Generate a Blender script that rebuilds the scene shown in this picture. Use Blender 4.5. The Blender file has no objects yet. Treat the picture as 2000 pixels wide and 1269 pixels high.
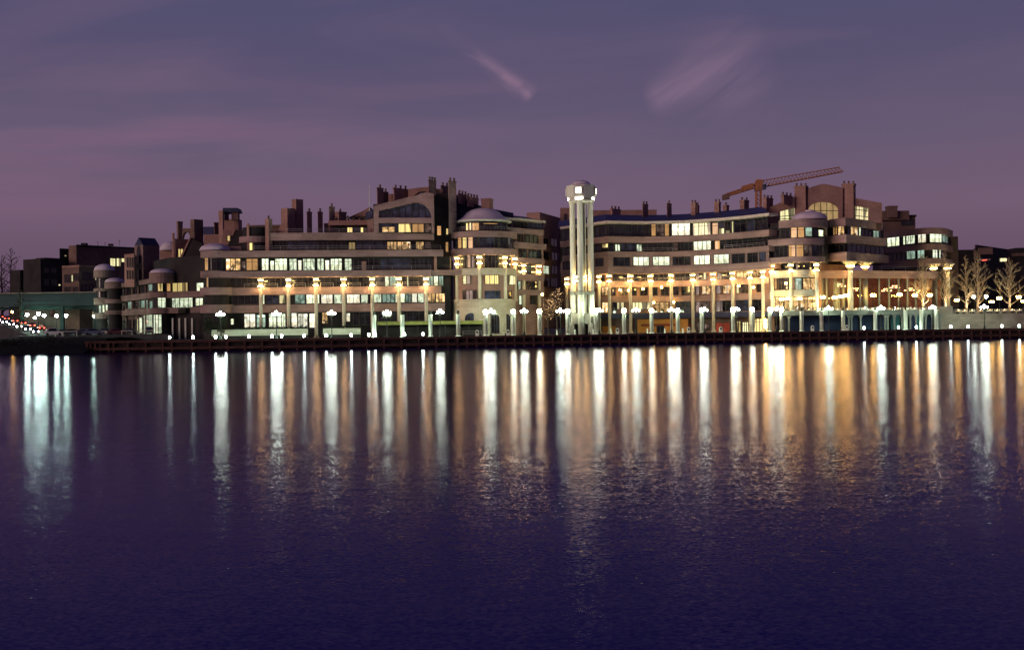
import bpy, bmesh, math, random
from mathutils import Vector, Matrix
random.seed(7)
S = bpy.context.scene
COL = S.collection
# ------------------------------------------------------------------ camera model
F, TH, CH = 2200.0, 0.0122, 4.5
CT, ST = math.cos(TH), math.sin(TH)
def uv(px, py):
    u, v = px - 1000.0, py - 634.5
    return u*CT - v*ST, u*ST + v*CT
def P(px, py, Y):
    u, v = uv(px, py)
    return Vector((u/F*Y, Y, CH - v/F*Y))
def zz(px, py, Y): return P(px, py, Y).z
DECK = 2.15

# ------------------------------------------------------------------ mesh builder
class MB:
    def __init__(s): s.v, s.f, s.uv = [], [], {}
    def add(s, vs, fs):
        o = len(s.v); s.v += [Vector(p) for p in vs]
        s.f += [tuple(o+i for i in f) for f in fs]; return s
    def quad(s, a, b, c, d, uvs=None):
        o = len(s.v); s.v += [Vector(a), Vector(b), Vector(c), Vector(d)]
        if uvs: s.uv[len(s.f)] = uvs
        s.f.append((o, o+1, o+2, o+3)); return s
    def box(s, x0, x1, y0, y1, z0, z1):
        return s.prism([(x0, y0), (x1, y0), (x1, y1), (x0, y1)], z0, z1)
    def prism(s, poly, z0, z1, top=None):
        n = len(poly); t = top or poly
        vs = [(p[0], p[1], z0) for p in poly] + [(p[0], p[1], z1) for p in t]
        fs = [tuple(range(n))[::-1], tuple(range(n, 2*n))] + [(i, (i+1) % n, n+(i+1) % n, n+i) for i in range(n)]
        return s.add(vs, fs)
    def wallprism(s, pts, d):
        """polygon of 3D points (a standing face) extruded by vector d"""
        n = len(pts); d = Vector(d)
        vs = [Vector(p) for p in pts] + [Vector(p)+d for p in pts]
        fs = [tuple(range(n)), tuple(range(n, 2*n))[::-1]] + [(i, (i+1) % n, n+(i+1) % n, n+i) for i in range(n)]
        return s.add(vs, fs)
    def lathe(s, prof, c=(0, 0, 0), n=16, a0=0.0):
        vs, fs = [], []
        for r, z in prof:
            for k in range(n):
                a = a0 + 2*math.pi*k/n
                vs.append((c[0]+r*math.cos(a), c[1]+r*math.sin(a), c[2]+z))
        m = len(prof)
        for i in range(m-1):
            for k in range(n):
                k2 = (k+1) % n
                fs.append((i*n+k, i*n+k2, (i+1)*n+k2, (i+1)*n+k))
        fs.append(tuple(range(n))[::-1]); fs.append(tuple((m-1)*n+k for k in range(n)))
        return s.add(vs, fs)
    def tube(s, pts, r0, r1=None, n=6):
        r1 = r0 if r1 is None else r1
        pts = [Vector(p) for p in pts]; m = len(pts); vs, fs = [], []
        up = None
        for i, p in enumerate(pts):
            d = (pts[min(i+1, m-1)] - pts[max(i-1, 0)]).normalized()
            a = Vector((0, 0, 1)) if abs(d.z) < .9 else Vector((1, 0, 0))
            x = d.cross(a).normalized(); y = d.cross(x)
            r = r0 + (r1-r0)*i/max(1, m-1)
            for k in range(n):
                t = 2*math.pi*k/n
                vs.append(p + x*(r*math.cos(t)) + y*(r*math.sin(t)))
        for i in range(m-1):
            for k in range(n):
                k2 = (k+1) % n
                fs.append((i*n+k, i*n+k2, (i+1)*n+k2, (i+1)*n+k))
        fs.append(tuple(range(n))[::-1]); fs.append(tuple((m-1)*n+k for k in range(n)))
        return s.add(vs, fs)
    def ball(s, c, r, n=8, m=5, sz=1.0):
        prof = [(max(.001, r*math.sin(math.pi*i/m)), -r*sz*math.cos(math.pi*i/m)) for i in range(m+1)]
        return s.lathe(prof, c, n)
    def sweep(s, pts, prof, closed=False):
        """profile [(d inward, z)] carried along plan points"""
        n = len(pts); nr = normals(pts); m = len(prof); vs, fs = [], []
        for p, q in zip(pts, nr):
            for d, z in prof: vs.append((p[0]+q[0]*d, p[1]+q[1]*d, z))
        for i in range(n-1):
            for k in range(m):
                k2 = (k+1) % m
                fs.append((i*m+k, i*m+k2, (i+1)*m+k2, (i+1)*m+k))
        fs.append(tuple(range(m))[::-1]); fs.append(tuple((n-1)*m+k for k in range(m)))
        return s.add(vs, fs)
    def build(s, name, mat, parent=None, smooth=False, recalc=True):
        org = Vector((0, 0, 0)); p = parent
        while p is not None: org += p.location; p = p.parent
        me = bpy.data.meshes.new(name)
        me.from_pydata([tuple(v-org) for v in s.v], [], s.f)
        if s.uv:
            l = me.uv_layers.new(name='UVMap')
            for fi, us in s.uv.items():
                for li, u in zip(me.polygons[fi].loop_indices, us): l.data[li].uv = u
        if recalc and not s.uv:
            bm = bmesh.new(); bm.from_mesh(me); bmesh.ops.recalc_face_normals(bm, faces=bm.faces); bm.to_mesh(me); bm.free()
        if smooth:
            for pl in me.polygons: pl.use_smooth = len(pl.vertices) <= 4
        me.materials.append(mat)
        o = bpy.data.objects.new(name, me); COL.objects.link(o)
        if parent is not None: o.parent = parent
        return o

def normals(pts):
    n = len(pts); out = []
    for i in range(n):
        ns = []
        for a, b in ((i-1, i), (i, i+1)):
            if a >= 0 and b < n:
                dx, dy = pts[b][0]-pts[a][0], pts[b][1]-pts[a][1]; l = math.hypot(dx, dy) or 1
                ns.append((-dy/l, dx/l))
        x = sum(q[0] for q in ns); y = sum(q[1] for q in ns); l = math.hypot(x, y) or 1
        x, y = x/l, y/l
        c = max(.5, x*ns[0][0]+y*ns[0][1])
        out.append((x/c, y/c))
    return out

class Path:
    """plan line of a facade, running from the photo's left to its right"""
    def __init__(s, nodes=None, pts=None, py=560):
        s.p = pts if pts is not None else [tuple(P(px, py, Y).xy) for px, Y in nodes]; s.c = {}
    def off(s, d):
        if abs(d) < 1e-6: return s
        if d not in s.c:
            s.c[d] = Path(pts=[(p[0]+q[0]*d, p[1]+q[1]*d) for p, q in zip(s.p, normals(s.p))])
        return s.c[d]
    def at(s, px, py=560):
        k = uv(px, py)[0]/F; n = len(s.p)
        i = 0
        while i < n-2 and s.p[i+1][0]/s.p[i+1][1] < k: i += 1
        (x0, y0), (x1, y1) = s.p[i], s.p[i+1]
        t = (k*y0-x0)/((x1-x0)-k*(y1-y0))
        return (x0+t*(x1-x0), y0+t*(y1-y0)), i+t
    def Y(s, px, py=560): return s.at(px, py)[0][1]
    def sub(s, a, b, py=560):
        (p, i), (q, j) = s.at(a, py), s.at(b, py)
        mid = [s.p[k] for k in range(len(s.p)) if i+1e-4 < k < j-1e-4]
        return [p] + mid + [q]
    def z(s, px, py): return zz(px, py, s.Y(px, py))

def smooth_nodes(nodes, n=6):
    """finer nodes along a smooth curve through (px, Y)"""
    out = []
    for i in range(len(nodes)-1):
        p0, p1, p2, p3 = nodes[max(i-1, 0)], nodes[i], nodes[i+1], nodes[min(i+2, len(nodes)-1)]
        for k in range(n):
            t = k/n
            def cr(j): return .5*((2*p1[j]) + (-p0[j]+p2[j])*t + (2*p0[j]-5*p1[j]+4*p2[j]-p3[j])*t*t + (-p0[j]+3*p1[j]-3*p2[j]+p3[j])*t**3)
            out.append((cr(0), cr(1)))
    return out + [nodes[-1]]

# ------------------------------------------------------------------ things
def thing(name, label, cat, loc=(0, 0, 0), rz=0.0, group=None):
    o = bpy.data.objects.new(name, None); COL.objects.link(o)
    o.location = loc; o.rotation_euler = (0, 0, rz)
    o['label'] = label; o['category'] = cat
    if group: o['group'] = group
    return o
def tag(o, label, cat, group=None, kind=None):
    if label: o['label'] = label
    if cat: o['category'] = cat
    if group: o['group'] = group
    if kind: o['kind'] = kind
    return o
KIDS = {}
def copy_tree(o, parent=None):
    c = o.copy(); COL.objects.link(c)
    if parent is not None: c.parent = parent
    for ch in list(o.children): copy_tree(ch, c)
    return c
ORD = 'first second third fourth fifth sixth seventh eighth ninth tenth eleventh twelfth thirteenth fourteenth fifteenth sixteenth seventeenth eighteenth nineteenth twentieth'.split()
def spots(proto, locs, labels, group, rots=None):
    out = []
    for i, l in enumerate(locs):
        o = proto if i == 0 else copy_tree(proto)
        o.location = l
        if rots: o.rotation_euler = (0, 0, rots[i])
        o['label'] = labels[i]; o['group'] = group
        out.append(o)
    return out
def around(desc, pxs, anchor, aname):
    """labels counted outward from a landmark"""
    lf = sorted([p for p in pxs if p < anchor], reverse=True); rt = sorted([p for p in pxs if p >= anchor])
    lab = {}
    for k, p in enumerate(lf): lab[p] = f'{desc}, {ORD[k]} left of {aname}'
    for k, p in enumerate(rt): lab[p] = f'{desc}, {ORD[k]} right of {aname}'
    return [lab[p] for p in pxs]

# ------------------------------------------------------------------ materials
def nt(name):
    m = bpy.data.materials.new(name); m.use_nodes = True
    t = m.node_tree; t.nodes.clear()
    out = t.nodes.new('ShaderNodeOutputMaterial')
    return m, t, out
def N(t, typ, **kw):
    n = t.nodes.new('ShaderNode'+typ)
    for k, v in kw.items():
        if k[0] == 'i' and k[1:].isdigit(): n.inputs[int(k[1:])].default_value = v
        elif k.startswith('in_'): n.inputs[k[3:].replace('_', ' ')].default_value = v
        else: setattr(n, k, v)
    return n
def L(t, a, b): t.links.new(a, b)
def math_n(t, op, a, b=None, c=None):
    n = t.nodes.new('ShaderNodeMath'); n.operation = op
    for i, x in enumerate((a, b, c)):
        if x is None: continue
        if isinstance(x, (int, float)): n.inputs[i].default_value = x
        else: L(t, x, n.inputs[i])
    return n.outputs[0]
def ramp(t, fac, stops):
    r = t.nodes.new('ShaderNodeValToRGB'); e = r.color_ramp.elements
    while len(e) < len(stops): e.new(.5)
    for k, (p, c) in enumerate(stops):
        e[k].position = p; e[k].color = (*c, 1) if len(c) == 3 else c
    if fac is not None: L(t, fac, r.inputs[0])
    return r.outputs[0]
def mixc(t, fac, a, b, mode='MIX'):
    n = t.nodes.new('ShaderNodeMix'); n.data_type = 'RGBA'; n.blend_type = mode
    for s, x in ((0, fac), (6, a), (7, b)):
        if isinstance(x, (int, float)): n.inputs[s].default_value = x
        elif isinstance(x, tuple): n.inputs[s].default_value = (*x, 1)
        else: L(t, x, n.inputs[s])
    return n.outputs[2]

def surf(name, c, rough=.8, var=.25, scale=.35, joint=None, bump=.15, metal=0.0, spec=.15):
    """weathered surface; joint=(brick w, brick h) gives coursed blocks"""
    m, t, out = nt(name)
    b = N(t, 'BsdfPrincipled'); b.inputs['Roughness'].default_value = rough
    b.inputs['Metallic'].default_value = metal; b.inputs['Specular IOR Level'].default_value = spec
    tc = N(t, 'TexCoord')
    n1 = N(t, 'TexNoise'); n1.inputs['Scale'].default_value = scale; n1.inputs['Detail'].default_value = 8
    L(t, tc.outputs['Object'], n1.inputs['Vector'])
    lo = tuple(x*(1-var) for x in c); hi = tuple(min(1, x*(1+var)) for x in c)
    col = ramp(t, n1.outputs[0], [(.3, lo), (.7, hi)])
    h = n1.outputs[0]
    if joint:
        sp = N(t, 'SeparateXYZ'); L(t, tc.outputs['Object'], sp.inputs[0])
        xx = math_n(t, 'MULTIPLY_ADD', sp.outputs[1], .8, sp.outputs[0])
        cb = N(t, 'CombineXYZ'); L(t, xx, cb.inputs[0]); L(t, sp.outputs[2], cb.inputs[1])
        br = N(t, 'TexBrick'); br.inputs['Scale'].default_value = 1
        br.inputs['Brick Width'].default_value = joint[0]; br.inputs['Row Height'].default_value = joint[1]
        br.inputs['Mortar Size'].default_value = min(.02, joint[1]*.08)
        br.inputs['Color1'].default_value = (1, 1, 1, 1); br.inputs['Color2'].default_value = (.8, .78, .76, 1)
        br.inputs['Mortar'].default_value = (.55, .55, .55, 1)
        L(t, cb.outputs[0], br.inputs['Vector'])
        col = mixc(t, 1.0, col, br.outputs[0], 'MULTIPLY'); h = br.outputs['Fac']
    L(t, col, b.inputs['Base Color'])
    if bump:
        bp = N(t, 'Bump'); bp.inputs['Strength'].default_value = bump; bp.inputs['Distance'].default_value = .05
        L(t, h, bp.inputs['Height']); L(t, bp.outputs[0], b.inputs['Normal'])
    L(t, b.outputs[0], out.inputs[0])
    return m
def glow(name, c, s):
    m, t, out = nt(name); e = N(t, 'Emission'); e.inputs[0].default_value = (*c, 1); e.inputs[1].default_value = s
    L(t, e.outputs[0], out.inputs[0]); return m
def lit(name, c, s, kind):
    """the lit room seen through a pane: curtains, shelves, ceiling lights, furniture outlines"""
    m, t, out = nt(name)
    u = N(t, 'UVMap'); oi = N(t, 'ObjectInfo')
    sp = N(t, 'SeparateXYZ'); L(t, u.outputs[0], sp.inputs[0])
    seed = math_n(t, 'MULTIPLY', oi.outputs['Random'], 57.0)
    x, y = math_n(t, 'ADD', sp.outputs[0], seed), sp.outputs[1]
    def noise(sx, sy, det=2.0):
        cb = N(t, 'CombineXYZ'); L(t, math_n(t, 'MULTIPLY', x, sx), cb.inputs[0]); L(t, math_n(t, 'MULTIPLY', y, sy), cb.inputs[1]); L(t, seed, cb.inputs[2])
        n = N(t, 'TexNoise'); n.inputs['Scale'].default_value = 1; n.inputs['Detail'].default_value = det
        L(t, cb.outputs[0], n.inputs['Vector']); return n.outputs[0]
    dark = tuple(q*.18 for q in c); mid = tuple(q*.6 for q in c)
    if kind == 'office':
        a = ramp(t, noise(1.1, .45), [(.38, tuple(q*.4 for q in c)), (.47, c), (.6, tuple(q*.75 for q in c)), (.72, tuple(min(1, q*1.15) for q in c))])
        f = ramp(t, math_n(t, 'ADD', noise(1.6, 1.2), math_n(t, 'MULTIPLY', y, -.12)), [(.5, (0, 0, 0)), (.56, (1, 1, 1))])
        col = mixc(t, f, a, tuple(q*.3 for q in c))
        low = math_n(t, 'MULTIPLY', math_n(t, 'LESS_THAN', y, 1.3), math_n(t, 'GREATER_THAN', oi.outputs['Random'], .45))
        col = mixc(t, math_n(t, 'MULTIPLY', low, .55), col, tuple(q*.42*w for q, w in zip(c, (1.1, .95, .8))))
    elif kind == 'blind':
        col = ramp(t, noise(.9, .35), [(.3, tuple(q*.6 for q in c)), (.5, c), (.7, tuple(min(1, q*1.12) for q in c))])
    elif kind == 'curtain':
        a = ramp(t, noise(4.0, .12, 1), [(.33, mid), (.5, c), (.62, (min(1, c[0]*1.25), min(1, c[1]*1.2), c[2]))])
        f = ramp(t, noise(.55, .1, 0), [(.55, (0, 0, 0)), (.6, (1, 1, 1))])
        col = mixc(t, f, a, dark)
    else:
        a = ramp(t, noise(.9, .8), [(.3, dark), (.48, mid), (.6, c), (.74, (1, .95, .8))])
        f = ramp(t, math_n(t, 'ADD', noise(1.3, .9, 3), math_n(t, 'MULTIPLY', y, -.08)), [(.48, (0, 0, 0)), (.53, (1, 1, 1))])
        col = mixc(t, f, a, tuple(q*.1 for q in c))
    st = math_n(t, 'MULTIPLY', math_n(t, 'MULTIPLY_ADD', oi.outputs['Random'], .85, .5), s)
    e = N(t, 'Emission'); L(t, col, e.inputs[0]); L(t, st, e.inputs[1])
    g = N(t, 'BsdfGlossy'); g.inputs['Roughness'].default_value = .03
    fr = N(t, 'Fresnel'); mx = N(t, 'MixShader'); L(t, fr.outputs[0], mx.inputs[0]); L(t, e.outputs[0], mx.inputs[1]); L(t, g.outputs[0], mx.inputs[2])
    L(t, mx.outputs[0], out.inputs[0]); return m
def darkglass(name, c=(.012, .013, .02)):
    m, t, out = nt(name)
    b = N(t, 'BsdfPrincipled'); b.inputs['Roughness'].default_value = .06; b.inputs['IOR'].default_value = 1.5
    oi = N(t, 'ObjectInfo'); tc = N(t, 'TexCoord')
    n = N(t, 'TexNoise'); n.inputs['Scale'].default_value = .6; L(t, tc.outputs['Object'], n.inputs['Vector'])
    col = ramp(t, n.outputs[0], [(.35, tuple(x*.5 for x in c)), (.7, tuple(x*2.2 for x in c))])
    L(t, col, b.inputs['Base Color'])
    bp = N(t, 'Bump'); bp.inputs['Strength'].default_value = .03; n2 = N(t, 'TexNoise'); n2.inputs['Scale'].default_value = .4
    L(t, tc.outputs['Object'], n2.inputs['Vector']); L(t, n2.outputs[0], bp.inputs['Height']); L(t, bp.outputs[0], b.inputs['Normal'])
    L(t, b.outputs[0], out.inputs[0]); return m

M = {}
M['stone'] = surf('stone', (.315, .213, .213), .85, .26, .18, (2.4, .55))
M['stonedark'] = surf('stone_dark_pink', (.235, .165, .155), .9, .28, .2, (1.8, .5))  # darker pinkish stone for the terrace building and gabled tower
M['stone2'] = surf('stone_pale', (.52, .46, .38), .85, .12, .3, (1.2, .5))
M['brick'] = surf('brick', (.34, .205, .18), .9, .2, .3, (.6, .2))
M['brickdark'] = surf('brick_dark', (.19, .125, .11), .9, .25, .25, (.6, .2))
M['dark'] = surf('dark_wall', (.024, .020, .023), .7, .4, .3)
M['white'] = surf('white_paint', (.60, .62, .57), .6, .1, .6, None, .05)
M['tower'] = surf('tower_paint', (.5, .485, .45), .65, .07, .5, None, .04)
M['arcade'] = surf('arcade_paint', (.15, .155, .15), .65, .12, .6, None, .05)
M['capital'] = surf('capital_stone', (.33, .29, .235), .8, .08, 1.2)
M['shaft'] = surf('column_shaft', (.62, .55, .44), .8, .08, .8)
M['hallred'] = surf('hall_panelling', (.22, .07, .04), .7, .35, .9, (1.4, 3.0))
M['towerdark'] = surf('weathered_band', (.22, .21, .19), .8, .2, .8)
M['slate'] = surf('blue_roof', (.05, .055, .14), .45, .2, .8, (.5, 6.0), .2)
M['domeroof'] = surf('lead_dome', (.56, .49, .57), .5, .15, .5, None, .1)
M['navy'] = surf('navy_roof', (.03, .035, .075), .5, .25, .5)
M['eave'] = surf('eave_paint', (.5, .43, .4), .6, .08, .6)
M['frame'] = surf('window_frame', (.05, .045, .045), .5, .1, 2)
M['wframe'] = surf('white_frame', (.55, .52, .48), .5, .08, 2)
M['rail'] = surf('rail_metal', (.35, .33, .35), .4, .1, 2, metal=.6)
M['metal'] = surf('black_iron', (.02, .022, .022), .5, .2, 3)
M['wood'] = surf('dock_timber', (.08, .042, .036), .85, .4, 1.2, (3.0, .3), .3)
M['wooddark'] = surf('tarred_timber', (.022, .016, .016), .8, .4, 1.0)
M['deck'] = surf('deck_boards', (.15, .125, .13), .7, .25, .8, (4.0, .25), .2)
M['teal'] = surf('teal_steel', (.035, .072, .078), .55, .25, .25)
M['crane'] = surf('crane_paint', (.34, .15, .075), .6, .2, 1)
M['concrete'] = surf('concrete', (.24, .22, .2), .9, .25, .4)
M['retain'] = surf('retaining_stone', (.27, .215, .19), .9, .2, .3, (1.6, .6))
M['planter'] = surf('planter_stone', (.5, .5, .42), .85, .12, .4, (2.2, .6))
M['olive'] = surf('green_lit_fascia', (.24, .26, .08), .8, .2, .8)  # yellow-green light on the lawn's fascia, put into the base colour
M['bark'] = surf('bark', (.27, .215, .16), .9, .3, 2)
M['barkdark'] = surf('bark_dark', (.05, .038, .034), .9, .3, 2)
M['leaf'] = surf('dark_leaves', (.014, .02, .012), .7, .5, 3)
M['shrubby'] = surf('bank_scrub', (.012, .014, .008), .9, .5, 2)
M['bluepanel'] = surf('blue_panel', (.010, .017, .05), .5, .2, .5)
M['tealpanel'] = surf('teal_panel', (.025, .10, .125), .5, .2, .8)
M['orange'] = surf('orange_plaster', (.62, .27, .07), .8, .12, .5)
M['redshop'] = surf('red_front', (.45, .07, .045), .6, .2, .6)
M['cloth'] = surf('white_cloth', (.72, .7, .66), .9, .05, 2)
M['asphalt'] = surf('asphalt', (.05, .05, .055), .85, .3, .6)
M['ground'] = surf('paving', (.10, .09, .09), .85, .3, .3, (1.2, 1.2))
M['glass'] = darkglass('dark_glass')
M['glassblue'] = darkglass('blue_glass', (.03, .035, .07))
M['cool'] = lit('lit_office_cool', (.88, 1.0, .70), 1.7, 'office')
M['white_l'] = lit('lit_office_white', (1.0, .97, .74), 1.6, 'office')
M['teal_l'] = lit('lit_teal', (.5, .74, .58), .75, 'office')
M['warm'] = lit('lit_warm', (1.0, .70, .28), 1.3, 'curtain')
M['amber'] = lit('lit_amber_blind', (.85, .45, .17), .7, 'blind')
M['room'] = lit('lit_room', (1.0, .6, .24), 1.4, 'room')
M['dim'] = lit('lit_dim', (.5, .30, .24), .22, 'room')
M['cream'] = lit('lit_cream', (1.0, .84, .46), 1.3, 'curtain')
M['g_cool'] = glow('lamp_cool', (.76, 1.0, .66), 190)
M['g_pyl'] = glow('pylon_lamp', (.90, 1.0, .62), 90)
M['g_warm'] = glow('lamp_warm', (1.0, .66, .21), 210)
M['g_back'] = glow('rear_lamp_warm', (1.0, .62, .24), 230)
M['g_ter'] = glow('terrace_lamp_glow', (1.0, .62, .13), 95)
M['g_park'] = glow('park_lamp_glow', (.60, 1.0, .70), 330)
M['g_chan'] = glow('chandelier_glow', (1.0, .55, .2), 16)
M['g_bol'] = glow('bollard_glow', (.70, 1.0, .76), 120)
M['g_tow'] = glow('tower_panel', (1.0, .94, .78), 7)
M['g_str'] = glow('string_bulb', (1.0, .58, .26), 5)
M['g_head'] = glow('headlight_glow', (1.0, .95, .82), 60)
M['g_tail'] = glow('taillight_glow', (1.0, .06, .03), 25)
M['g_red'] = glow('red_neon', (1.0, .12, .08), 2.0)
# ------------------------------------------------------------------ camera
cd = bpy.data.cameras.new('camera'); cam = bpy.data.objects.new('camera', cd); COL.objects.link(cam)
cd.sensor_width = 36; cd.lens = 36*F/2000; cd.clip_end = 9000; cd.clip_start = .5
cam.matrix_world = Matrix.Translation((0, 0, CH)) @ Matrix.Rotation(math.pi/2, 4, 'X') @ Matrix.Rotation(-TH, 4, 'Z')
S.camera = cam
S.render.resolution_x, S.render.resolution_y = 1024, 649
S.view_settings.view_transform = 'Standard'; S.view_settings.look = 'None'; S.view_settings.exposure = 0; S.view_settings.gamma = 1
S.render.engine = 'CYCLES'
cy = S.cycles
cy.use_denoising = True
cy.denoising_prefilter = 'ACCURATE'
try: cy.denoiser = 'OPENIMAGEDENOISE'
except Exception: pass
cy.max_bounces = 5; cy.diffuse_bounces = 2; cy.glossy_bounces = 3; cy.transmission_bounces = 2; cy.transparent_max_bounces = 6
cy.sample_clamp_indirect = 6; cy.sample_clamp_direct = 0; cy.caustics_reflective = False; cy.caustics_refractive = False
cy.use_light_tree = True; cy.blur_glossy = .3

def lin(r, g, b):
    return tuple(((x/255+.055)/1.055)**2.4 if x > 10 else x/255/12.92 for x in (r, g, b))
# ------------------------------------------------------------------ dusk sky
W = bpy.data.worlds.new('World'); S.world = W; W.use_nodes = True
t = W.node_tree; t.nodes.clear()
SUN_EL, SUN_AZ = math.radians(1.0), math.radians(232)
tc = N(t, 'TexCoord'); sp = N(t, 'SeparateXYZ'); L(t, tc.outputs['Generated'], sp.inputs[0])
zc = math_n(t, 'MAXIMUM', sp.outputs[2], 0.0)
yp = math_n(t, 'MAXIMUM', sp.outputs[1], .05)
p = math_n(t, 'DIVIDE', sp.outputs[0], yp); q = math_n(t, 'DIVIDE', sp.outputs[2], yp)
SKY = [(0.0, (90, 67, 88)), (.045, (102, 80, 102)), (.10, (112, 91, 114)), (.16, (100, 88, 114)), (.215, (88, 81, 111)), (.28, (80, 77, 110)), (.38, (46, 46, 100)), (.6, (28, 24, 84)), (1.0, (22, 20, 70))]
base = ramp(t, zc, [(a, lin(*c)) for a, c in SKY])
# horizontal thin mauve veils low in the west, streaked along the horizon
cb = N(t, 'CombineXYZ'); L(t, math_n(t, 'MULTIPLY', p, 1.6), cb.inputs[0]); L(t, math_n(t, 'MULTIPLY', q, 14.0), cb.inputs[1])
n1 = N(t, 'TexNoise'); n1.inputs['Scale'].default_value = 1.6; n1.inputs['Detail'].default_value = 5; L(t, cb.outputs[0], n1.inputs['Vector'])
veil = ramp(t, n1.outputs[0], [(.42, (0, 0, 0)), (.72, (1, 1, 1))])
def gauss(x, c, w):
    d = math_n(t, 'DIVIDE', math_n(t, 'SUBTRACT', x, c), w)
    return math_n(t, 'POWER', 2.718, math_n(t, 'MULTIPLY', math_n(t, 'MULTIPLY', d, d), -1.0))
bandm = math_n(t, 'MULTIPLY', gauss(q, .165, .06), math_n(t, 'ADD', math_n(t, 'MULTIPLY', gauss(p, -.40, .30), 1.1), .18))
vm = math_n(t, 'MULTIPLY', math_n(t, 'MULTIPLY', veil, bandm), .75)
c1 = mixc(t, vm, base, lin(132, 98, 124))
# old contrail and a wispy wedge of cirrus
def segd(ax, ay, bx, by, w0, w1, amp):
    lx, ly = bx-ax, by-ay; ll = math.hypot(lx, ly); ux, uy = lx/ll, ly/ll
    s_ = math_n(t, 'ADD', math_n(t, 'MULTIPLY', math_n(t, 'SUBTRACT', p, ax), ux/ll), math_n(t, 'MULTIPLY', math_n(t, 'SUBTRACT', q, ay), uy/ll))
    d_ = math_n(t, 'ADD', math_n(t, 'MULTIPLY', math_n(t, 'SUBTRACT', p, ax), -uy), math_n(t, 'MULTIPLY', math_n(t, 'SUBTRACT', q, ay), ux))
    return s_, d_
def wispn(rot, sx, sy, sc, det=6):
    cr, sr = math.cos(rot), math.sin(rot)
    a = math_n(t, 'ADD', math_n(t, 'MULTIPLY', p, cr*sx), math_n(t, 'MULTIPLY', q, sr*sx))
    b = math_n(t, 'ADD', math_n(t, 'MULTIPLY', p, -sr*sy), math_n(t, 'MULTIPLY', q, cr*sy))
    c = N(t, 'CombineXYZ'); L(t, a, c.inputs[0]); L(t, b, c.inputs[1])
    n = N(t, 'TexNoise'); n.inputs['Scale'].default_value = sc; n.inputs['Detail'].default_value = det; n.inputs['Distortion'].default_value = .6
    L(t, c.outputs[0], n.inputs['Vector']); return n.outputs[0]
def qp(px, py):
    a, b = uv(px, py); return a/F, -b/F
vm2 = math_n(t, 'MULTIPLY', ramp(t, wispn(.10, 2.4, 12, 1.0, 7), [(.46, (0, 0, 0)), (.74, (1, 1, 1))]), .42)
c1 = mixc(t, vm2, c1, lin(118, 98, 122))
(ax, ay), (bx, by) = qp(850, 45), qp(1043, 190)
s_, d_ = segd(ax, ay, bx, by, 0, 0, 0)
wn = wispn(-.65, 30, 90, 1.0)
dd = math_n(t, 'ADD', d_, math_n(t, 'MULTIPLY', math_n(t, 'SUBTRACT', wn, .5), .010))
along = ramp(t, s_, [(0.0, (0, 0, 0)), (.35, (.12, .12, .12)), (.55, (.5, .5, .5)), (.86, (1, 1, 1)), (.95, (.8, .8, .8)), (1.0, (0, 0, 0))])
cm = math_n(t, 'MULTIPLY', math_n(t, 'MULTIPLY', gauss(dd, 0.0, .0056), along), math_n(t, 'MULTIPLY_ADD', wn, 2.0, -.45))
c2 = mixc(t, math_n(t, 'MULTIPLY', cm, .85), c1, lin(160, 124, 148))
(ex, ey) = qp(1385, 148)
er, es = math.cos(.36), math.sin(.36)
da = math_n(t, 'ADD', math_n(t, 'MULTIPLY', math_n(t, 'SUBTRACT', p, ex), er), math_n(t, 'MULTIPLY', math_n(t, 'SUBTRACT', q, ey), es))
db = math_n(t, 'ADD', math_n(t, 'MULTIPLY', math_n(t, 'SUBTRACT', p, ex), -es), math_n(t, 'MULTIPLY', math_n(t, 'SUBTRACT', q, ey), er))
w2 = wispn(.62, 10, 60, 1.0, 9)
wedge = math_n(t, 'MULTIPLY_ADD', da, .27, .027)     # grows wider up and to the right
dn = math_n(t, 'DIVIDE', math_n(t, 'ADD', db, math_n(t, 'MULTIPLY', math_n(t, 'SUBTRACT', w2, .5), .018)), math_n(t, 'MAXIMUM', wedge, .003))
body = math_n(t, 'POWER', 2.718, math_n(t, 'MULTIPLY', math_n(t, 'MULTIPLY', dn, dn), -1.1))
dl = ramp(t, math_n(t, 'MULTIPLY_ADD', da, 7.0, .5), [(.06, (0, 0, 0)), (.14, (.8, .8, .8)), (.4, (1, 1, 1)), (.62, (.75, .75, .75)), (.93, (0, 0, 0))])
cw = math_n(t, 'MULTIPLY', math_n(t, 'MULTIPLY', body, dl), math_n(t, 'MULTIPLY_ADD', w2, 1.9, -.38))
c3 = mixc(t, math_n(t, 'MULTIPLY', cw, .75), c2, lin(146, 116, 142))
# the afterglow behind the viewer, to the west
aw = math_n(t, 'ADD', math_n(t, 'MULTIPLY', sp.outputs[0], -.72), math_n(t, 'MULTIPLY', sp.outputs[1], -.69))
ag = math_n(t, 'MULTIPLY', gauss(aw, 1.0, .45), gauss(zc, .0, .30))
c4 = mixc(t, math_n(t, 'MULTIPLY', ag, 1.0), c3, (.26, .13, .12))
sky = N(t, 'TexSky'); sky.sky_type = 'NISHITA'; sky.sun_disc = False; sky.sun_elevation = SUN_EL; sky.sun_rotation = SUN_AZ; sky.air_density = 1.4; sky.dust_density = 2
bg1 = N(t, 'Background'); L(t, sky.outputs[0], bg1.inputs[0]); bg1.inputs[1].default_value = .004
bg2 = N(t, 'Background'); L(t, c4, bg2.inputs[0]); bg2.inputs[1].default_value = 1.0
ad = N(t, 'AddShader'); L(t, bg1.outputs[0], ad.inputs[0]); L(t, bg2.outputs[0], ad.inputs[1])
wo = N(t, 'OutputWorld'); L(t, ad.outputs[0], wo.inputs[0])
W.cycles.sampling_method = 'MANUAL'; W.cycles.sample_map_resolution = 512

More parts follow.
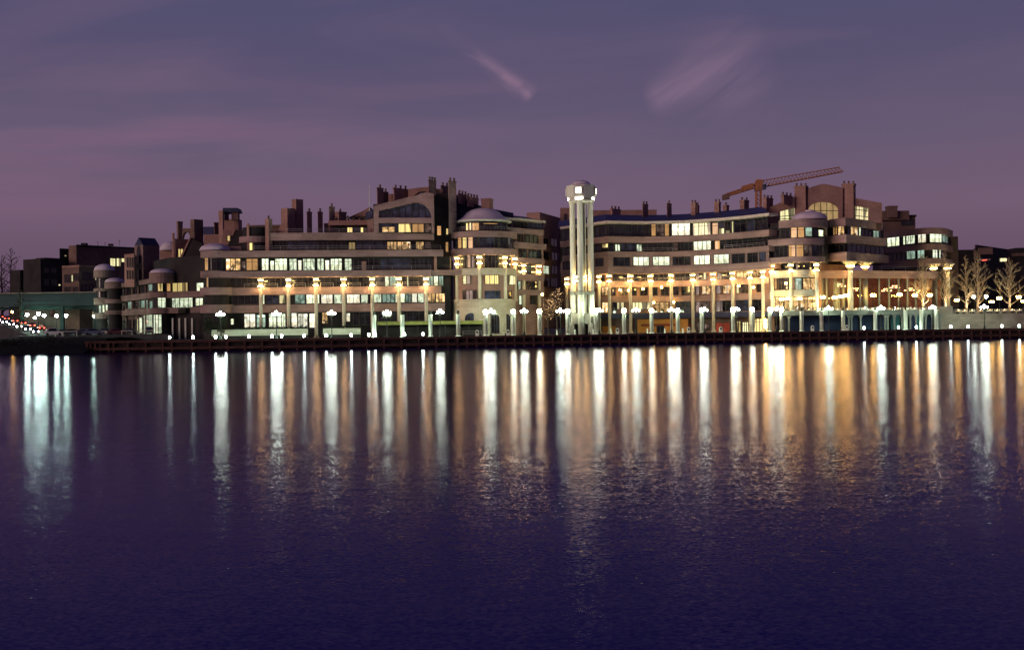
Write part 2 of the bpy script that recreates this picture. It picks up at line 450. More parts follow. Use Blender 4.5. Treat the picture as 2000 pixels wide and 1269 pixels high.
sl = bpy.data.lights.new('afterglow_sun', 'SUN'); so = bpy.data.objects.new('afterglow_sun', sl); COL.objects.link(so)
sl.energy = 1.6; sl.angle = math.radians(28); sl.color = (1.0, .70, .60)
so.rotation_euler = Vector((.80, .60, -.12)).to_track_quat('-Z', 'Y').to_euler()

# ------------------------------------------------------------------ water
def water_mat():
    m, t, out = nt('river_water')
    tc = N(t, 'TexCoord')
    def wave(sx, sy, det, dist=0.0):
        mp = N(t, 'Mapping'); mp.inputs['Scale'].default_value = (sx, sy, 1); L(t, tc.outputs['Object'], mp.inputs[0])
        n = N(t, 'TexNoise'); n.inputs['Scale'].default_value = 1; n.inputs['Detail'].default_value = det; n.inputs['Distortion'].default_value = dist
        L(t, mp.outputs[0], n.inputs['Vector']); return n.outputs[0]
    def slopes(sx, sy, det, ax, ay, w):
        mp = N(t, 'Mapping'); mp.inputs['Scale'].default_value = (sx, sy, 1); mp.inputs['Location'].default_value = (w, w*.7, w*1.3); L(t, tc.outputs['Object'], mp.inputs[0])
        n = N(t, 'TexNoise'); n.inputs['Scale'].default_value = 1; n.inputs['Detail'].default_value = det
        L(t, mp.outputs[0], n.inputs['Vector'])
        v = N(t, 'VectorMath', operation='SUBTRACT'); L(t, n.outputs['Color'], v.inputs[0]); v.inputs[1].default_value = (.5, .5, .5)
        u = N(t, 'VectorMath', operation='MULTIPLY'); L(t, v.outputs[0], u.inputs[0]); u.inputs[1].default_value = (ax, ay, 0); return u.outputs[0]
    a1 = N(t, 'VectorMath', operation='ADD'); L(t, slopes(11, 14, 2, RIP_X, RIP_Y, 0), a1.inputs[0]); L(t, slopes(1.3, 2.6, 2, RIP_X*.22, RIP_Y*.26, 31), a1.inputs[1])
    a2 = N(t, 'VectorMath', operation='ADD'); L(t, a1.outputs[0], a2.inputs[0]); L(t, slopes(.05, .11, 1, .004, .016, 77), a2.inputs[1])
    a3 = N(t, 'VectorMath', operation='ADD'); L(t, a2.outputs[0], a3.inputs[0]); a3.inputs[1].default_value = (0, 0, 1)
    bp = N(t, 'VectorMath', operation='NORMALIZE'); L(t, a3.outputs[0], bp.inputs[0])
    gl = N(t, 'BsdfGlossy'); gl.distribution = 'BECKMANN'; gl.inputs['Roughness'].default_value = WATER_ROUGH
    L(t, bp.outputs[0], gl.inputs['Normal']); gl.inputs['Anisotropy'].default_value = 0; gl.inputs[0].default_value = (.45, .385, .50, 1)
    tg = N(t, 'CombineXYZ'); tg.inputs[WATER_AX].default_value = 1; L(t, tg.outputs[0], gl.inputs['Tangent'])
    df = N(t, 'BsdfDiffuse'); df.inputs[0].default_value = (.004, .002, .165, 1)
    fr = N(t, 'Fresnel'); fr.inputs[0].default_value = 1.33; L(t, bp.outputs[0], fr.inputs['Normal'])
    mx = N(t, 'MixShader'); L(t, fr.outputs[0], mx.inputs[0]); L(t, df.outputs[0], mx.inputs[1]); L(t, gl.outputs[0], mx.inputs[2])
    L(t, mx.outputs[0], out.inputs[0]); return m
WATER_ROUGH, WATER_AX, RIP_X, RIP_Y = .172, 0, .055, .185
b = MB(); b.quad((-900, -60, 0), (900, -60, 0), (900, 420, 0), (-900, 420, 0))
wa = b.build('water', water_mat()); tag(wa, 'dark violet river water streaked by reflected lights', None, None, 'structure')

# ------------------------------------------------------------------ quay line, ground
DOCK = Path(smooth_nodes([(165, 226), (515, 228), (860, 234), (1140, 241), (1400, 252), (1700, 260), (2010, 266), (2200, 270)], 3), py=665)
b = MB()
fr = DOCK.off(1.2).p; n = len(fr)
vs = [(x, y, DECK-.02) for x, y in fr] + [(3000, fr[-1][1], DECK-.02), (3000, 3500, DECK-.02), (-3000, 3500, DECK-.02), (-3000, 262, DECK-.02), (fr[0][0]-6, 262, DECK-.02), (fr[0][0]-1, 240, DECK-.02)]
b.add(vs, [tuple(range(len(vs)))])
tag(b.build('ground', M['ground']), 'dark paved waterfront ground behind the timber dock', None, None, 'structure')
b = MB(); b.sweep(DOCK.off(1.3).p, [(0, -1), (0, DECK-.06), (.4, DECK-.06), (.4, -1)])
tag(b.build('quay_wall', M['wooddark']), 'black timber-faced quay wall rising from the river under the dock', 'quay wall')

# dock: boards, cap, wale, piles
dk = thing('timber_dock', 'long brown timber dock with upright piles along the river edge', 'dock', (DOCK.at(600)[0][0], DOCK.at(600)[0][1], 0))
dp = DOCK.p
MB().sweep(dp, [(0, DECK-.05), (0, DECK+.02), (9.5, DECK+.02), (9.5, DECK-.05)]).build('deck', M['deck'], dk)
MB().sweep(dp, [(-.12, DECK-.35), (-.12, DECK+.14), (.22, DECK+.14), (.22, DECK-.35)]).build('cap_beam', M['wood'], dk)
MB().sweep(dp, [(-.28, .42), (-.28, .95), (.0, .95), (.0, .42)]).build('wale', M['wood'], dk)
MB().sweep(dp, [(.3, .35), (.3, DECK-.36), (.45, DECK-.36), (.45, .35)]).build('back_boards', M['wooddark'], dk)
pxs = [170, 177, 186, 196, 212, 222, 250, 285, 318, 336, 375] + [x for x in range(410, 870, 34)] + [875+18.6*k for k in range(61)]
for x in pxs:
    (X, Y), i = DOCK.at(x, 665)
    MB().box(X-.17, X+.17, Y-.2, Y+.15, -.8, DECK-.36).build('pile', M['wood'], dk)

# river bank at the left end of the dock
b = MB(); nx, ny = 46, 18
for j in range(ny+1):
    for i in range(nx+1):
        X = -190 + (fr[0][0]+1.5+190)*i/nx
        tj = j/ny
        toe = 198 + 22*max(0, min(1, (X+125)/40))
        Y = toe + (266-toe)*tj
        z = -.6 + 3.6*min(1, tj*2.6)**.8 + (random.random()-.5)*.5*(1 if 0 < j < ny else 0)
        if tj > .45: z = 3.0-(tj-.45)*1.6 + (random.random()-.5)*.15
        b.v.append(Vector((X, Y, z)))
for j in range(ny):
    for i in range(nx):
        a = j*(nx+1)+i; b.f.append((a, a+1, a+nx+2, a+nx+1))
tag(b.build('river_bank_terrain', M['shrubby'], None, True), 'dark scrubby earth bank sloping into the river', None, None, 'structure')
def leafclump(mb, c, r, n, s, sz=1.0, rnd=random):
    for _ in range(n):
        th, ph = rnd.uniform(0, 2*math.pi), math.acos(rnd.uniform(-1, 1)); rr = r*rnd.uniform(.35, 1)**.6
        p = Vector((c[0]+rr*math.sin(ph)*math.cos(th), c[1]+rr*math.sin(ph)*math.sin(th), c[2]+rr*sz*math.cos(ph)))
        a = Vector((rnd.gauss(0, 1), rnd.gauss(0, 1), rnd.gauss(0, 1))).normalized()*s*rnd.uniform(.6, 1.3); q = Vector((rnd.gauss(0, 1), rnd.gauss(0, 1), rnd.gauss(0, 1)))
        q = (q - a*(q.dot(a)/a.length_squared)).normalized()*s*.5
        o = len(mb.v); mb.v += [p-a, p+q, p+a, p-q]; mb.f.append((o, o+1, o+2, o+3))
b = MB()
for k in range(70):
    X = random.uniform(-150, -88); Y = random.uniform(204, 240); toe = 198 + 22*max(0, min(1, (X+125)/40))
    leafclump(b, (X, max(Y, toe+2.5), 1.6+random.random()*1.2), random.uniform(.8, 1.9), 46, .22, .7)
tag(b.build('undergrowth', M['shrubby'], recalc=False), 'dark tangled bushes over the river bank beside the dock', 'undergrowth', None, 'stuff')
# dark distant rise behind the town
b = MB(); pts = []
for k in range(81):
    X = -900+1800*k/80; pts.append((X, 700+40*math.sin(k*.4), 4+7*abs(math.sin(k*.37))+3*math.sin(k*1.3)+(5 if X < -150 else 0)))
vs = [(x, y, 0) for x, y, z in pts]+[(x, y+8, z+2) for x, y, z in pts]+[(x, y+200, z*.8+2) for x, y, z in pts]
b.add(vs, [(i, i+1, 82+i, 81+i) for i in range(80)]+[(81+i, 82+i, 163+i, 162+i) for i in range(80)])
tag(b.build('hills', M['shrubby'], None, True), 'low dark wooded rise on the skyline', None, None, 'structure')
# ------------------------------------------------------------------ building kit
def band(par, path, a, b, y0, y1, ref=None, d0=0.0, dep=1.6, mat='stone', name='ledge', lip=True, zs=None):
    """storey ledge from px a..b; y0 top, y1 bottom measured at px ref"""
    r = ref or (a+b)/2; pf = path.off(d0)
    if zs: z1, z0 = zs
    else: Y = pf.Y(r, (y0+y1)/2); z1, z0 = zz(r, y0, Y), zz(r, y1, Y)
    pts = pf.sub(a, b, (y0+y1)/2)
    pr = [(0, z0), (0, z1-.22), (-.07, z1-.22), (-.07, z1), (dep, z1), (dep, z0)] if lip else [(0, z0), (0, z1), (dep, z1), (dep, z0)]
    MB().sweep(pts, pr).build(name, M[mat], par); return z0, z1
def zat(path, px, y, d=0.0):
    return path.off(d).z(px, y)
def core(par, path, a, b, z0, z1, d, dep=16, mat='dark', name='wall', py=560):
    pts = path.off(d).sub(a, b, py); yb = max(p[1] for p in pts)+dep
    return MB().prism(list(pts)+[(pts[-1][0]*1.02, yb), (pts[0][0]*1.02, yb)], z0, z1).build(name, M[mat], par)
def win(par, path, a, b, y0, y1, mat, d, nm=None, tr=True, fm='frame', name='window', zs=None):
    ym = (y0+y1)/2; pf = path.off(d-.06); pts = pf.sub(a, b, ym)
    Y = pf.Y((a+b)/2, ym); z1, z0 = zs or (zz((a+b)/2, y0, Y), zz((a+b)/2, y1, Y))
    mb = MB(); s = 0
    for p, q in zip(pts, pts[1:]):
        l = math.hypot(q[0]-p[0], q[1]-p[1])
        mb.quad((*p, z0), (*q, z0), (*q, z1), (*p, z1), [(s, 0), (s+l, 0), (s+l, z1-z0), (s, z1-z0)]); s += l
    w = mb.build(name, M[mat], par)
    if nm is None: nm = max(0, int(round(s/1.7))-1)
    f = MB(); e = .07
    f.sweep(pts, [(-e, z0-.06), (-e, z0+.07), (.02, z0+.07), (.02, z0-.06)]); f.sweep(pts, [(-e, z1-.07), (-e, z1+.06), (.02, z1+.06), (.02, z1-.07)])
    if tr and z1-z0 > 2.2: zt = z0+(z1-z0)*.74; f.sweep(pts, [(-e+.012, zt-.04), (-e+.012, zt+.04), (.02, zt+.04), (.02, zt-.04)])
    tot = s
    for k in range(nm+2):
        dd = tot*k/(nm+1); i = 0; acc = 0
        while i < len(pts)-2:
            l = math.hypot(pts[i+1][0]-pts[i][0], pts[i+1][1]-pts[i][1])
            if acc+l >= dd: break
            acc += l; i += 1
        p, q = Vector(pts[i]), Vector(pts[i+1]); u = (q-p).normalized(); c = p+u*(dd-acc); h = .07 if 0 < k < nm+1 else .09
        f.sweep([tuple(c-u*h), tuple(c+u*h)], [(-e-.015, z0-.07), (-e-.015, z1+.07), (.02, z1+.07), (.02, z0-.07)])
    f.build('frame', M[fm], w); return w
def wins(par, path, rows, d, **k):
    for r in rows: win(par, path, r[0], r[1], r[2], r[3], r[4], d, *r[5:], **k)
def railing(par, path, a, b, z, d=.15, h=1.05, step=3.0, name='railing'):
    pts = path.off(d).sub(a, b); f = MB()
    for hh in (h, h*.55): f.sweep(pts, [(-.03, z+hh-.03), (-.03, z+hh+.03), (.03, z+hh+.03), (.03, z+hh-.03)])
    for p, q in zip(pts, pts[1:]):
        l = math.hypot(q[0]-p[0], q[1]-p[1]); n = max(1, int(l/step))
        for k in range(n+1):
            x, y = p[0]+(q[0]-p[0])*k/n, p[1]+(q[1]-p[1])*k/n; f.box(x-.035, x+.035, y-.035, y+.035, z, z+h)
    f.build(name, M['rail'], par)
def corner(px0, pxs, px1, Y, py, al=40):
    """plan of a block whose near edge stands at pxs: left face to px0, right face to px1"""
    C = Vector(P(pxs, py, Y).xy); a = math.radians(al)
    def side(px, dx, dy):
        k = uv(px, py)[0]/F; s = (k*C.y-C.x)/(dx-k*dy); return C+Vector((dx, dy))*s
    if pxs <= px0+.01: A = C; B = Vector(P(px1, py, Y).xy); d = Vector((0, min(6, max(1.0, (B-A).length)))); return [A, B, B+d, A+d]
    if pxs >= px1-.01: A = Vector(P(px0, py, Y).xy); d = Vector((0, 4)); return [A, C, C+d, A+d]
    A = side(px0, -math.cos(a), math.sin(a)); B = side(px1, math.sin(a), math.cos(a))
    return [C, B, A+B-C, A]
def pier(par, name, px0, pxs, px1, y0, y1, Y, mat='brick', al=40, pots=0, cap=True, flare=0.0):
    """chimney or block; y0 top, y1 foot"""
    pl = corner(px0, pxs, px1, Y, (y0+y1)/2, al); z1, z0 = zz(pxs, y0, Y), zz(pxs, y1, Y)
    mb = MB(); c = sum((Vector(v) for v in pl), Vector((0, 0)))/4
    big = [c+(Vector(v)-c)*1.09 for v in pl]
    if cap: mb.prism(pl, z0, z1-.45); mb.prism(big, z1-.45, z1)
    else: mb.prism(pl, z0, z1)
    if flare:
        A, C = Vector(pl[3]), Vector(pl[0]); o = (A-C).normalized(); h = (z1-z0)*.42
        D = Vector(pl[1])-C
        mb.wallprism([(*A, z0), (*(A+o*flare), z0), (*(A+o*flare*.35), z0+h*.45), (*A, z0+h)], (*D, 0))
    o = mb.build(name, M[mat], par)
    if pots:
        for k in range(pots):
            w = (k+.5)/pots; p = Vector(pl[3])*(1-w)+Vector(pl[1])*w if len(pl) == 4 else c
            r = .22
            MB().lathe([(r, 0), (r, .5), (r*1.25, .52), (r*1.25, .7), (r*.7, .72)], (p.x, p.y, z1), 8).build('chimney_pot', M['brickdark'], o)
    return o
def column(par, X, Y, z0, z1, r=.40, cap='lantern', lamp=True):
    """fluted round column with a lit basket capital; sub-parts capital, lamp, base"""
    h = z1-z0
    sh = MB().lathe([(r*1.0, .5), (r, h*.6), (r*.9, h-2.2)], (X, Y, z0), 14).build('column', M['shaft'], par, True)
    MB().lathe([(r*1.5, 0), (r*1.5, .35), (r*1.2, .4), (r*1.1, .55)], (X, Y, z0), 14).build('column_base', M['stone2'], sh)
    zc = z1-2.2
    if cap == 'lantern':
        cp = MB().lathe([(r*.92, 0), (r*1.15, .08), (r*1.2, .2), (r*.95, .3), (r*1.0, .5), (r*1.25, .95), (r*1.45, 1.35), (r*1.2, 1.5), (r*1.2, 1.6), (r*1.7, 1.95), (r*2.1, 2.1), (r*2.1, 2.2)], (X, Y, zc), 14)
        zl = [(zc+.26, r*1.42), (zc+1.56, r*1.38)]
    else:
        cp = MB().lathe([(r*.95, 0), (r*1.05, .5), (r*1.5, 1.2), (r*2.6, 1.85), (r*3.3, 2.05), (r*3.3, 2.2)], (X, Y, zc), 16)
        zl = [(zc+.9, r*1.5)]
    cp.build('capital', M['capital'], sh, True)
    if lamp:
        for k, (z, rr) in enumerate(zl):
            MB().lathe([(rr-.16, -.025), (rr-.02, -.03), (rr, 0), (rr-.02, .03), (rr-.16, .025)], (X, Y, z), 12).build('lamp_ring', M['g_warm'], sh, True)
        if cap == 'lantern': MB().ball((X, Y+r+.24, zc+.0), .14, 7, 5).build('rear_lamp', M['g_back'], sh, True)
    return sh
def dome(par, px, Y, ye, yt, r, mat='domeroof', yref=None, finial=False, n=28, name='dome'):
    c = P(px, ye, Y); h = zz(px, yt, Y)-c.z
    pr = [(r*1.02, -.15), (r*1.02, .08)]+[(r*math.cos(a)*(1 if a > .1 else 1)+.001, .08+h*math.sin(a)) for a in [math.pi/2*k/9 for k in range(10)]]
    return MB().lathe(pr, c, n).build(name, M[mat], par, True)
def arc(px, Y, R, a0=-80, a1=80, n=16):
    c = P(px, 540, Y); th = math.atan2(c.x, c.y)
    tx, ty, rx, ry = -math.sin(th), -math.cos(th), math.cos(th), -math.sin(th)
    out = []
    for k in range(n+1):
        a = math.radians(a0+(a1-a0)*k/n); out.append((c.x+R*(math.sin(a)*rx+math.cos(a)*tx), c.y+R*(math.sin(a)*ry+math.cos(a)*ty)))
    return Path(pts=out)
# ================================================================== long riverfront building (banded storeys, gable, rotunda)
PB = Path([(380, 249), (600, 250), (845, 253), (1030, 258)])
B = thing('riverfront_building', 'long tan building with glazed gable, lit colonnade and domed rotunda', 'building', (*PB.at(620)[0], 0))
PB2 = PB.off(1.6)
# storey ledges, foot to top
zF2 = band(B, PB, 395, 869, 594.5, 609.5, 600, d0=2.1)
zF3 = band(B, PB, 395, 862, 560.5, 575, 600, d0=2.1)
zF4 = band(B, PB, 395, 842, 528.4, 540.5, 600, dep=4)
band(B, PB, 842.5, 902, 527, 537, 870, d0=.8, dep=2)
zF5 = band(B, PB, 395, 866, 488.6, 501.6, 600, dep=2.6)
zR1 = band(B, PB2, 527, 848, 454.2, 469, 640)
# walls behind them
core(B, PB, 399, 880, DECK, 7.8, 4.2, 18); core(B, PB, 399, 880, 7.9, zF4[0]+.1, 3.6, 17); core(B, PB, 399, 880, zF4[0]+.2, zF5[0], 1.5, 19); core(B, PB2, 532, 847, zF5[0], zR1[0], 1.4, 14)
core(B, PB2, 536, 640, zR1[0], zR1[1]-.25, .9, 13, 'navy', 'flat_roof')
# round corner bay with lead dome at the far end
bay = arc(424, 252.5, 3.6, -88, 60)
for (y0, y1) in ((489, 502), (528.5, 541), (561, 575.5), (595, 611)):
    cc = P(424, y0, 252.5); z0 = zz(424, y1, 249); z1 = zz(424, y0, 249)
    MB().lathe([(3.62, 0), (3.62, z1-z0-.2), (3.7, z1-z0-.2), (3.7, z1-z0)], (cc.x, cc.y, z0), 24).build('round_ledge', M['stone'], B)
MB().lathe([(2.9, 0), (2.9, zz(424, 489, 249)-DECK)], (P(424, 540, 252.5).x, 252.5, DECK), 20).build('bay_wall', M['dark'], B)
dome(B, 420, 252.5, 488.5, 476, 3.35)
for (a, b, y0, y1) in ((400, 407, 502, 528), (403, 407.5, 541, 561)): win(B, bay, a, b, y0, y1, M_ := 'amber', .6, 0)
win(B, bay, 411, 434, 503, 528, 'glass', .6)
# windows
rows = [(441, 470, 505, 528, 'room', 2), (471.5, 480, 510, 528, 'dim', 0), (481, 504, 505, 528, 'amber', 1),
        (511, 525, 505, 528, 'cool', 1), (527.5, 536, 509, 528, 'cool', 0), (537, 561, 505, 528, 'cool', 2), (565, 580, 505, 528, 'cool', 1), (582, 589.5, 508, 528, 'white_l', 0),
        (591.5, 615, 505, 528, 'cool', 2), (619.5, 633, 505, 528, 'cool', 1), (635, 643.5, 508, 528, 'white_l', 0), (645.5, 668, 505, 528, 'cool', 2), (673, 687, 505, 528, 'cool', 1),
        (690, 740, 505, 527, 'glass', 4), (743, 800, 505, 526, 'glassblue', 5), (803, 845, 505, 526, 'glass', 4)]
wins(B, PB, rows, 1.5)
for a, b in ((707, 715.5), (849, 854)):
    pts = PB.off(.5).sub(a, b); MB().sweep(pts, [(0, zF4[1]), (0, zF4[1]+(2.0 if a < 800 else 3.2)), (.8, zF4[1]+(2.0 if a < 800 else 3.2)), (.8, zF4[1])]).build('brick_pier', M['brick'], B)
wins(B, PB, [(405, 505, 541, 560, 'glass', 8), (515, 560, 541, 560, 'glass', 3), (569, 613, 541, 560, 'glass', 3), (622, 668, 541, 560, 'glass', 3), (677, 722, 541, 560, 'glass', 3),
             (730, 751, 540, 559, 'glassblue', 1), (751.8, 760, 540, 559, 'cool', 0), (761, 774, 540, 559, 'teal_l', 1), (785, 794, 540, 559, 'glass', 0), (795, 798, 540, 559, 'cool', 0), (799, 827, 540, 559, 'glass', 2),
             (836, 846, 539, 558, 'teal_l', 1), (847, 856, 539, 558, 'cool', 0), (857, 866, 539, 558, 'teal_l', 1)], 3.6)
wins(B, PB, [(404, 502, 576, 594, 'glass', 7), (513, 517, 576, 594, 'cool', 0), (521, 543, 576, 593, 'glassblue', 1), (545, 558, 576, 593, 'cream', 0), (576, 596, 575, 593, 'teal_l', 1), (598, 624, 575, 593, 'cool', 1),
             (627, 650, 575, 593, 'white_l', 1), (652.5, 668, 575, 593, 'cool', 0), (677, 703, 575, 592, 'white_l', 1), (705, 719, 575, 592, 'cool', 0), (729, 745, 574, 591, 'cool', 0), (746.5, 771, 574, 591, 'teal_l', 2), (772, 776, 574, 591, 'cool', 0),
             (782, 791, 573, 591, 'cool', 0), (791.5, 803, 573, 591, 'teal_l', 1), (804, 815, 573, 591, 'white_l', 0), (816, 828, 573, 591, 'cool', 0), (835, 850, 573, 590, 'room', 1), (851, 869, 573, 590, 'room', 2)], 3.6)
wins(B, PB, [(404, 412, 622, 636, 'cool', 0), (449, 457, 622, 634, 'cool', 0), (477, 499, 613, 640, 'white_l', 1), (501, 519, 614, 640, 'teal_l', 1), (525, 558, 612, 640, 'cool', 3), (569, 581, 611, 640, 'white_l', 0), (582, 601, 612, 640, 'white_l', 1), (604, 616, 612, 640, 'white_l', 0),
             (629, 640, 610, 632, 'room', 1), (676, 684, 611, 628, 'white_l', 0), (690, 724, 609, 634, 'glass', 2), (739, 775, 607, 628, 'glass', 2), (783, 830, 607, 626, 'glass', 3)], 4.2)
wins(B, PB2, [(532, 560, 470, 488, 'glass', 3), (561, 620, 470, 488, 'glassblue', 6), (622, 676, 470, 487, 'glass', 5), (681, 694, 473, 487, 'warm', 1), (696, 754, 470, 487, 'glassblue', 6), (756, 775, 472, 487, 'room', 2), (776, 802, 472, 487, 'room', 2), (812, 828, 472, 487, 'room', 1), (830, 842, 472, 487, 'dim', 0)], 1.4)
railing(B, PB, 497, 862, zF5[1], .4, 1.0, 4); railing(B, PB, 690, 842, zF4[1], .3, 1.0, 4); railing(B, PB2, 560, 725, zR1[1], .6, .9, 5)
for a, b in ((477, 502), (517, 542), (572, 597), (626, 651), (680, 704), (735, 770), (786, 818)): railing(B, PB, a, b, zF3[1], 2.3, .9, 2.6)
# set back end pavilion: round bay, mast wall, tilted chimneys
rb = arc(500, 256, 3.7, -85, 85); c = P(500, 465, 256)
z0, z1 = zz(500, 473, 252.3), zz(500, 461, 252.3)
MB().lathe([(3.75, 0), (3.75, z1-z0), (3.3, z1-z0+.02)], (c.x, c.y, z0), 24).build('round_ledge', M['stone'], B)
MB().lathe([(3.3, 0), (3.3, z0-zF5[1]+.3)], (c.x, c.y, zF5[1]-.3), 24).build('bay_wall', M['dark'], B)
MB().lathe([(3.0, 0), (3.0, 2.2)], (c.x, c.y, z1-.1), 20).build('bay_roof', M['dark'], B)
win(B, rb, 487, 495, 474, 489, 'warm', .42, 0); win(B, rb, 496, 512, 475, 489, 'glass', .42)
pier(B, 'brick_fin', 482, 486, 487, 436, 489, 252.6); pier(B, 'brick_fin', 518, 525, 532, 427, 490, 251, cap=False, pots=1)
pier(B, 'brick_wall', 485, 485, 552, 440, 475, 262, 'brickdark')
pier(B, 'chimney', 549, 561.5, 577, 406, 458, 256, flare=3.2, cap=False); pier(B, 'chimney', 570, 578.5, 592.5, 388.5, 456, 259, flare=2.0, cap=False)
pier(B, 'chimney', 599, 600, 609.5, 413, 458, 258, pots=1); pier(B, 'chimney', 620.5, 621, 630.5, 413, 458, 258, pots=1); pier(B, 'chimney', 642.5, 643, 654, 403, 458, 256, pots=1)
pier(B, 'chimney', 653, 662, 676.5, 413, 445, 262, pots=1)
pier(B, 'roof_box', 633, 633, 643, 436, 456, 264, 'brickdark')
pier(B, 'roof_terrace', 641, 641, 718, 431, 440, 256, 'brick', cap=False); pier(B, 'wall', 643, 643, 717, 440, 455, 257.5, 'dark', cap=False)
PT = Path([(640, 257.4), (720, 257.4)])
wins(B, PT, [(650, 661, 443, 453, 'glassblue', 1), (678, 689, 444, 454, 'warm', 1), (690, 702, 443, 453, 'glassblue', 1), (704, 710, 444, 454, 'warm', 0), (711, 716, 444, 454, 'dim', 0)], 0)
b = MB(); Yr = 266; b.wallprism([P(680, 425, Yr), P(722, 425, Yr), P(722, 404, Yr), P(712, 410, Yr)], (0, 6, 0)); b.build('sloped_roof', M['brick'], B)
# ---- gable front
YG = 252.6
def face(par, pts, Y, dep, mat, name):
    return MB().wallprism([P(x, y, Y) for x, y in pts], (0, dep, 0)).build(name, M[mat], par)
arcp = [(810.5, 395.7)]+[(810.5+32*math.sin(a), 425.5-29.8*math.cos(a)) for a in [math.pi/2*k/8 for k in range(1, 9)]]
outer = [(729.6, 468), (729.6, 402.8), (737, 400), (808, 382.8), (831, 376.2), (847, 377.6), (847.6, 468)]
# the gable wall is pieced round its openings so the panes stand back in it
hole = [(739.5, 425.5), (739.5, 412)] + arcp
b = MB()
b.wallprism([P(x, y, YG) for x, y in [(729.6, 402.8), (737, 400), (808, 382.8), (810.5, 395.7), (739.5, 412), (739.5, 425.5), (729.6, 425.5)]], (0, 1.2, 0))
b.wallprism([P(x, y, YG) for x, y in [(808, 382.8), (831, 376.2), (847, 377.6), (847.4, 425.5), (842.6, 425.5)]+arcp[::-1][1:]], (0, 1.2, 0))
b.wallprism([P(x, y, YG) for x, y in [(729.6, 425.5), (847.4, 425.5), (847.5, 435.5), (729.6, 435.5)]], (0, 1.2, 0))
b.wallprism([P(x, y, YG) for x, y in [(729.6, 435.5), (739.5, 435.5), (739.5, 455), (729.6, 455)]], (0, 1.2, 0))
b.wallprism([P(x, y, YG) for x, y in [(843, 435.5), (847.5, 435.5), (847.6, 455), (843, 455)]], (0, 1.2, 0))
b.build('gable_wall', M['stone'], B)
face(B, hole, YG+.7, .2, 'glassblue', 'gable_window')
b = MB()
for x in range(752, 842, 13):
    yt = 412-(x-739.5)*.2296 if x < 810.5 else 425.5-29.8*math.sqrt(max(0.02, 1-((x-810.5)/32)**2))
    b.wallprism([P(x-.35, 425.5, YG+.55), P(x+.35, 425.5, YG+.55), P(x+.35, yt, YG+.55), P(x-.35, yt, YG+.55)], (0, .14, 0))
b.build('mullion_frame', M['frame'], B)
PG = Path([(735, YG+.75), (850, YG+.75)])
wins(B, PG, [(740, 777, 436, 454, 'glassblue', 2), (778, 803.5, 437, 454, 'warm', 1), (805, 828, 437, 454, 'amber', 1), (830, 842.5, 437, 454, 'dim', 0)], .06)
win(B, PG, 746, 771, 443, 453.5, 'room', -.05, 1)
core(B, PG, 731, 847, zR1[1]-.3, zz(790, 397, YG), .5, 20, 'dark')
face(B, [(731, 402), (737, 400), (808, 382.8), (831, 376.2), (846.5, 377.6), (846.5, 399), (731, 420)], YG+3, 16, 'brickdark', 'gable_roof')
face(B, [(714, 429), (728, 426), (728, 409), (714, 415)], YG+2, 3, 'glassblue', 'side_window'); face(B, [(717.5, 456), (729, 456), (729, 426.5), (717.5, 429.5)], YG+1.2, 4, 'brick', 'side_wall')
pier(B, 'chimney', 736, 737, 749, 366, 400, 258, pots=1); pier(B, 'chimney', 748, 749, 758.5, 374, 396, 260, 'brickdark', pots=1); pier(B, 'chimney', 768, 770, 797, 366.5, 391, 259, pots=3); pier(B, 'brick_wall', 757, 757, 772, 379, 396, 262, cap=False)
b = MB(); b.wallprism([P(797, 389, 260), P(797, 369.5, 260), P(815, 367, 260), P(838, 364.8, 260), P(838, 380, 260), P(831, 374, 260), P(820, 374.5, 260), P(809, 381, 260)], (0, 3, 0)); b.build('parapet_wall', M['brick'], B)
pier(B, 'chimney', 837, 837.5, 852, 351, 380, 257, 'stone', pots=3); pier(B, 'brick_wall', 850, 850, 864, 369, 382, 262, 'brickdark'); pier(B, 'chimney', 861, 862, 877, 362, 384, 264, 'brickdark', pots=2)
pier(B, 'tall_chimney', 876, 877, 891.5, 352.5, 456, 256, 'stone', pots=2)
pier(B, 'recess_wall', 846, 846, 880, 378, 530, 259, 'dark', cap=False)
PR = Path([(845, 258.95), (885, 258.95)])
wins(B, PR, [(853.5, 862, 441, 460, 'amber', 0), (871, 876, 446, 458.5, 'warm', 0), (870, 876, 472.5, 492, 'amber', 0), (871, 876, 506, 512, 'warm', 0)], 0)
b = MB(); b.wallprism([P(x, y, 266) for x, y in [(888, 448), (888, 377), (905, 390), (935, 401), (962, 408), (1003, 416), (1003, 448)]], (0, 10, 0)); b.build('stepped_roof', M['navy'], B)
pier(B, 'chimney', 894.5, 895.5, 912, 377, 397, 263, pots=3, al=25); pier(B, 'chimney', 912, 913, 934.5, 383, 403, 263, pots=4, al=25); pier(B, 'chimney', 940, 956, 963, 387, 415, 261, al=20)
# ---- rotunda
RC, RY = 945, 261
def ring(y0, y1, R, mat, name, Yr=None, n=40, lip=True):
    Yf = RY-R; c = P(RC, 540, RY); z1, z0 = zz(RC, y0, Yf), zz(RC, y1, Yf)
    pr = [(R, 0), (R, z1-z0-.2), (R+.07, z1-z0-.2), (R+.07, z1-z0), (R-1.2, z1-z0)] if lip else [(R, 0), (R, z1-z0)]
    MB().lathe(pr, (c.x, c.y, z0), n).build(name, M[mat], B); return z0, z1
zt = ring(450.5, 462, 7.75, 'stone', 'round_ledge'); zm = ring(484.5, 497, 7.75, 'stone', 'round_ledge'); zl = ring(523.5, 536.5, 7.5, 'stone2', 'round_ledge')
z587 = zz(RC, 586.5, RY-7.3)
MB().lathe([(7.3, 0), (7.3, .25), (7.5, .3), (7.5, .6), (7.3, .62)], (P(RC, 540, RY).x, RY, z587-.3), 40).build('string_course', M['stone2'], B)
cR = P(RC, 540, RY)
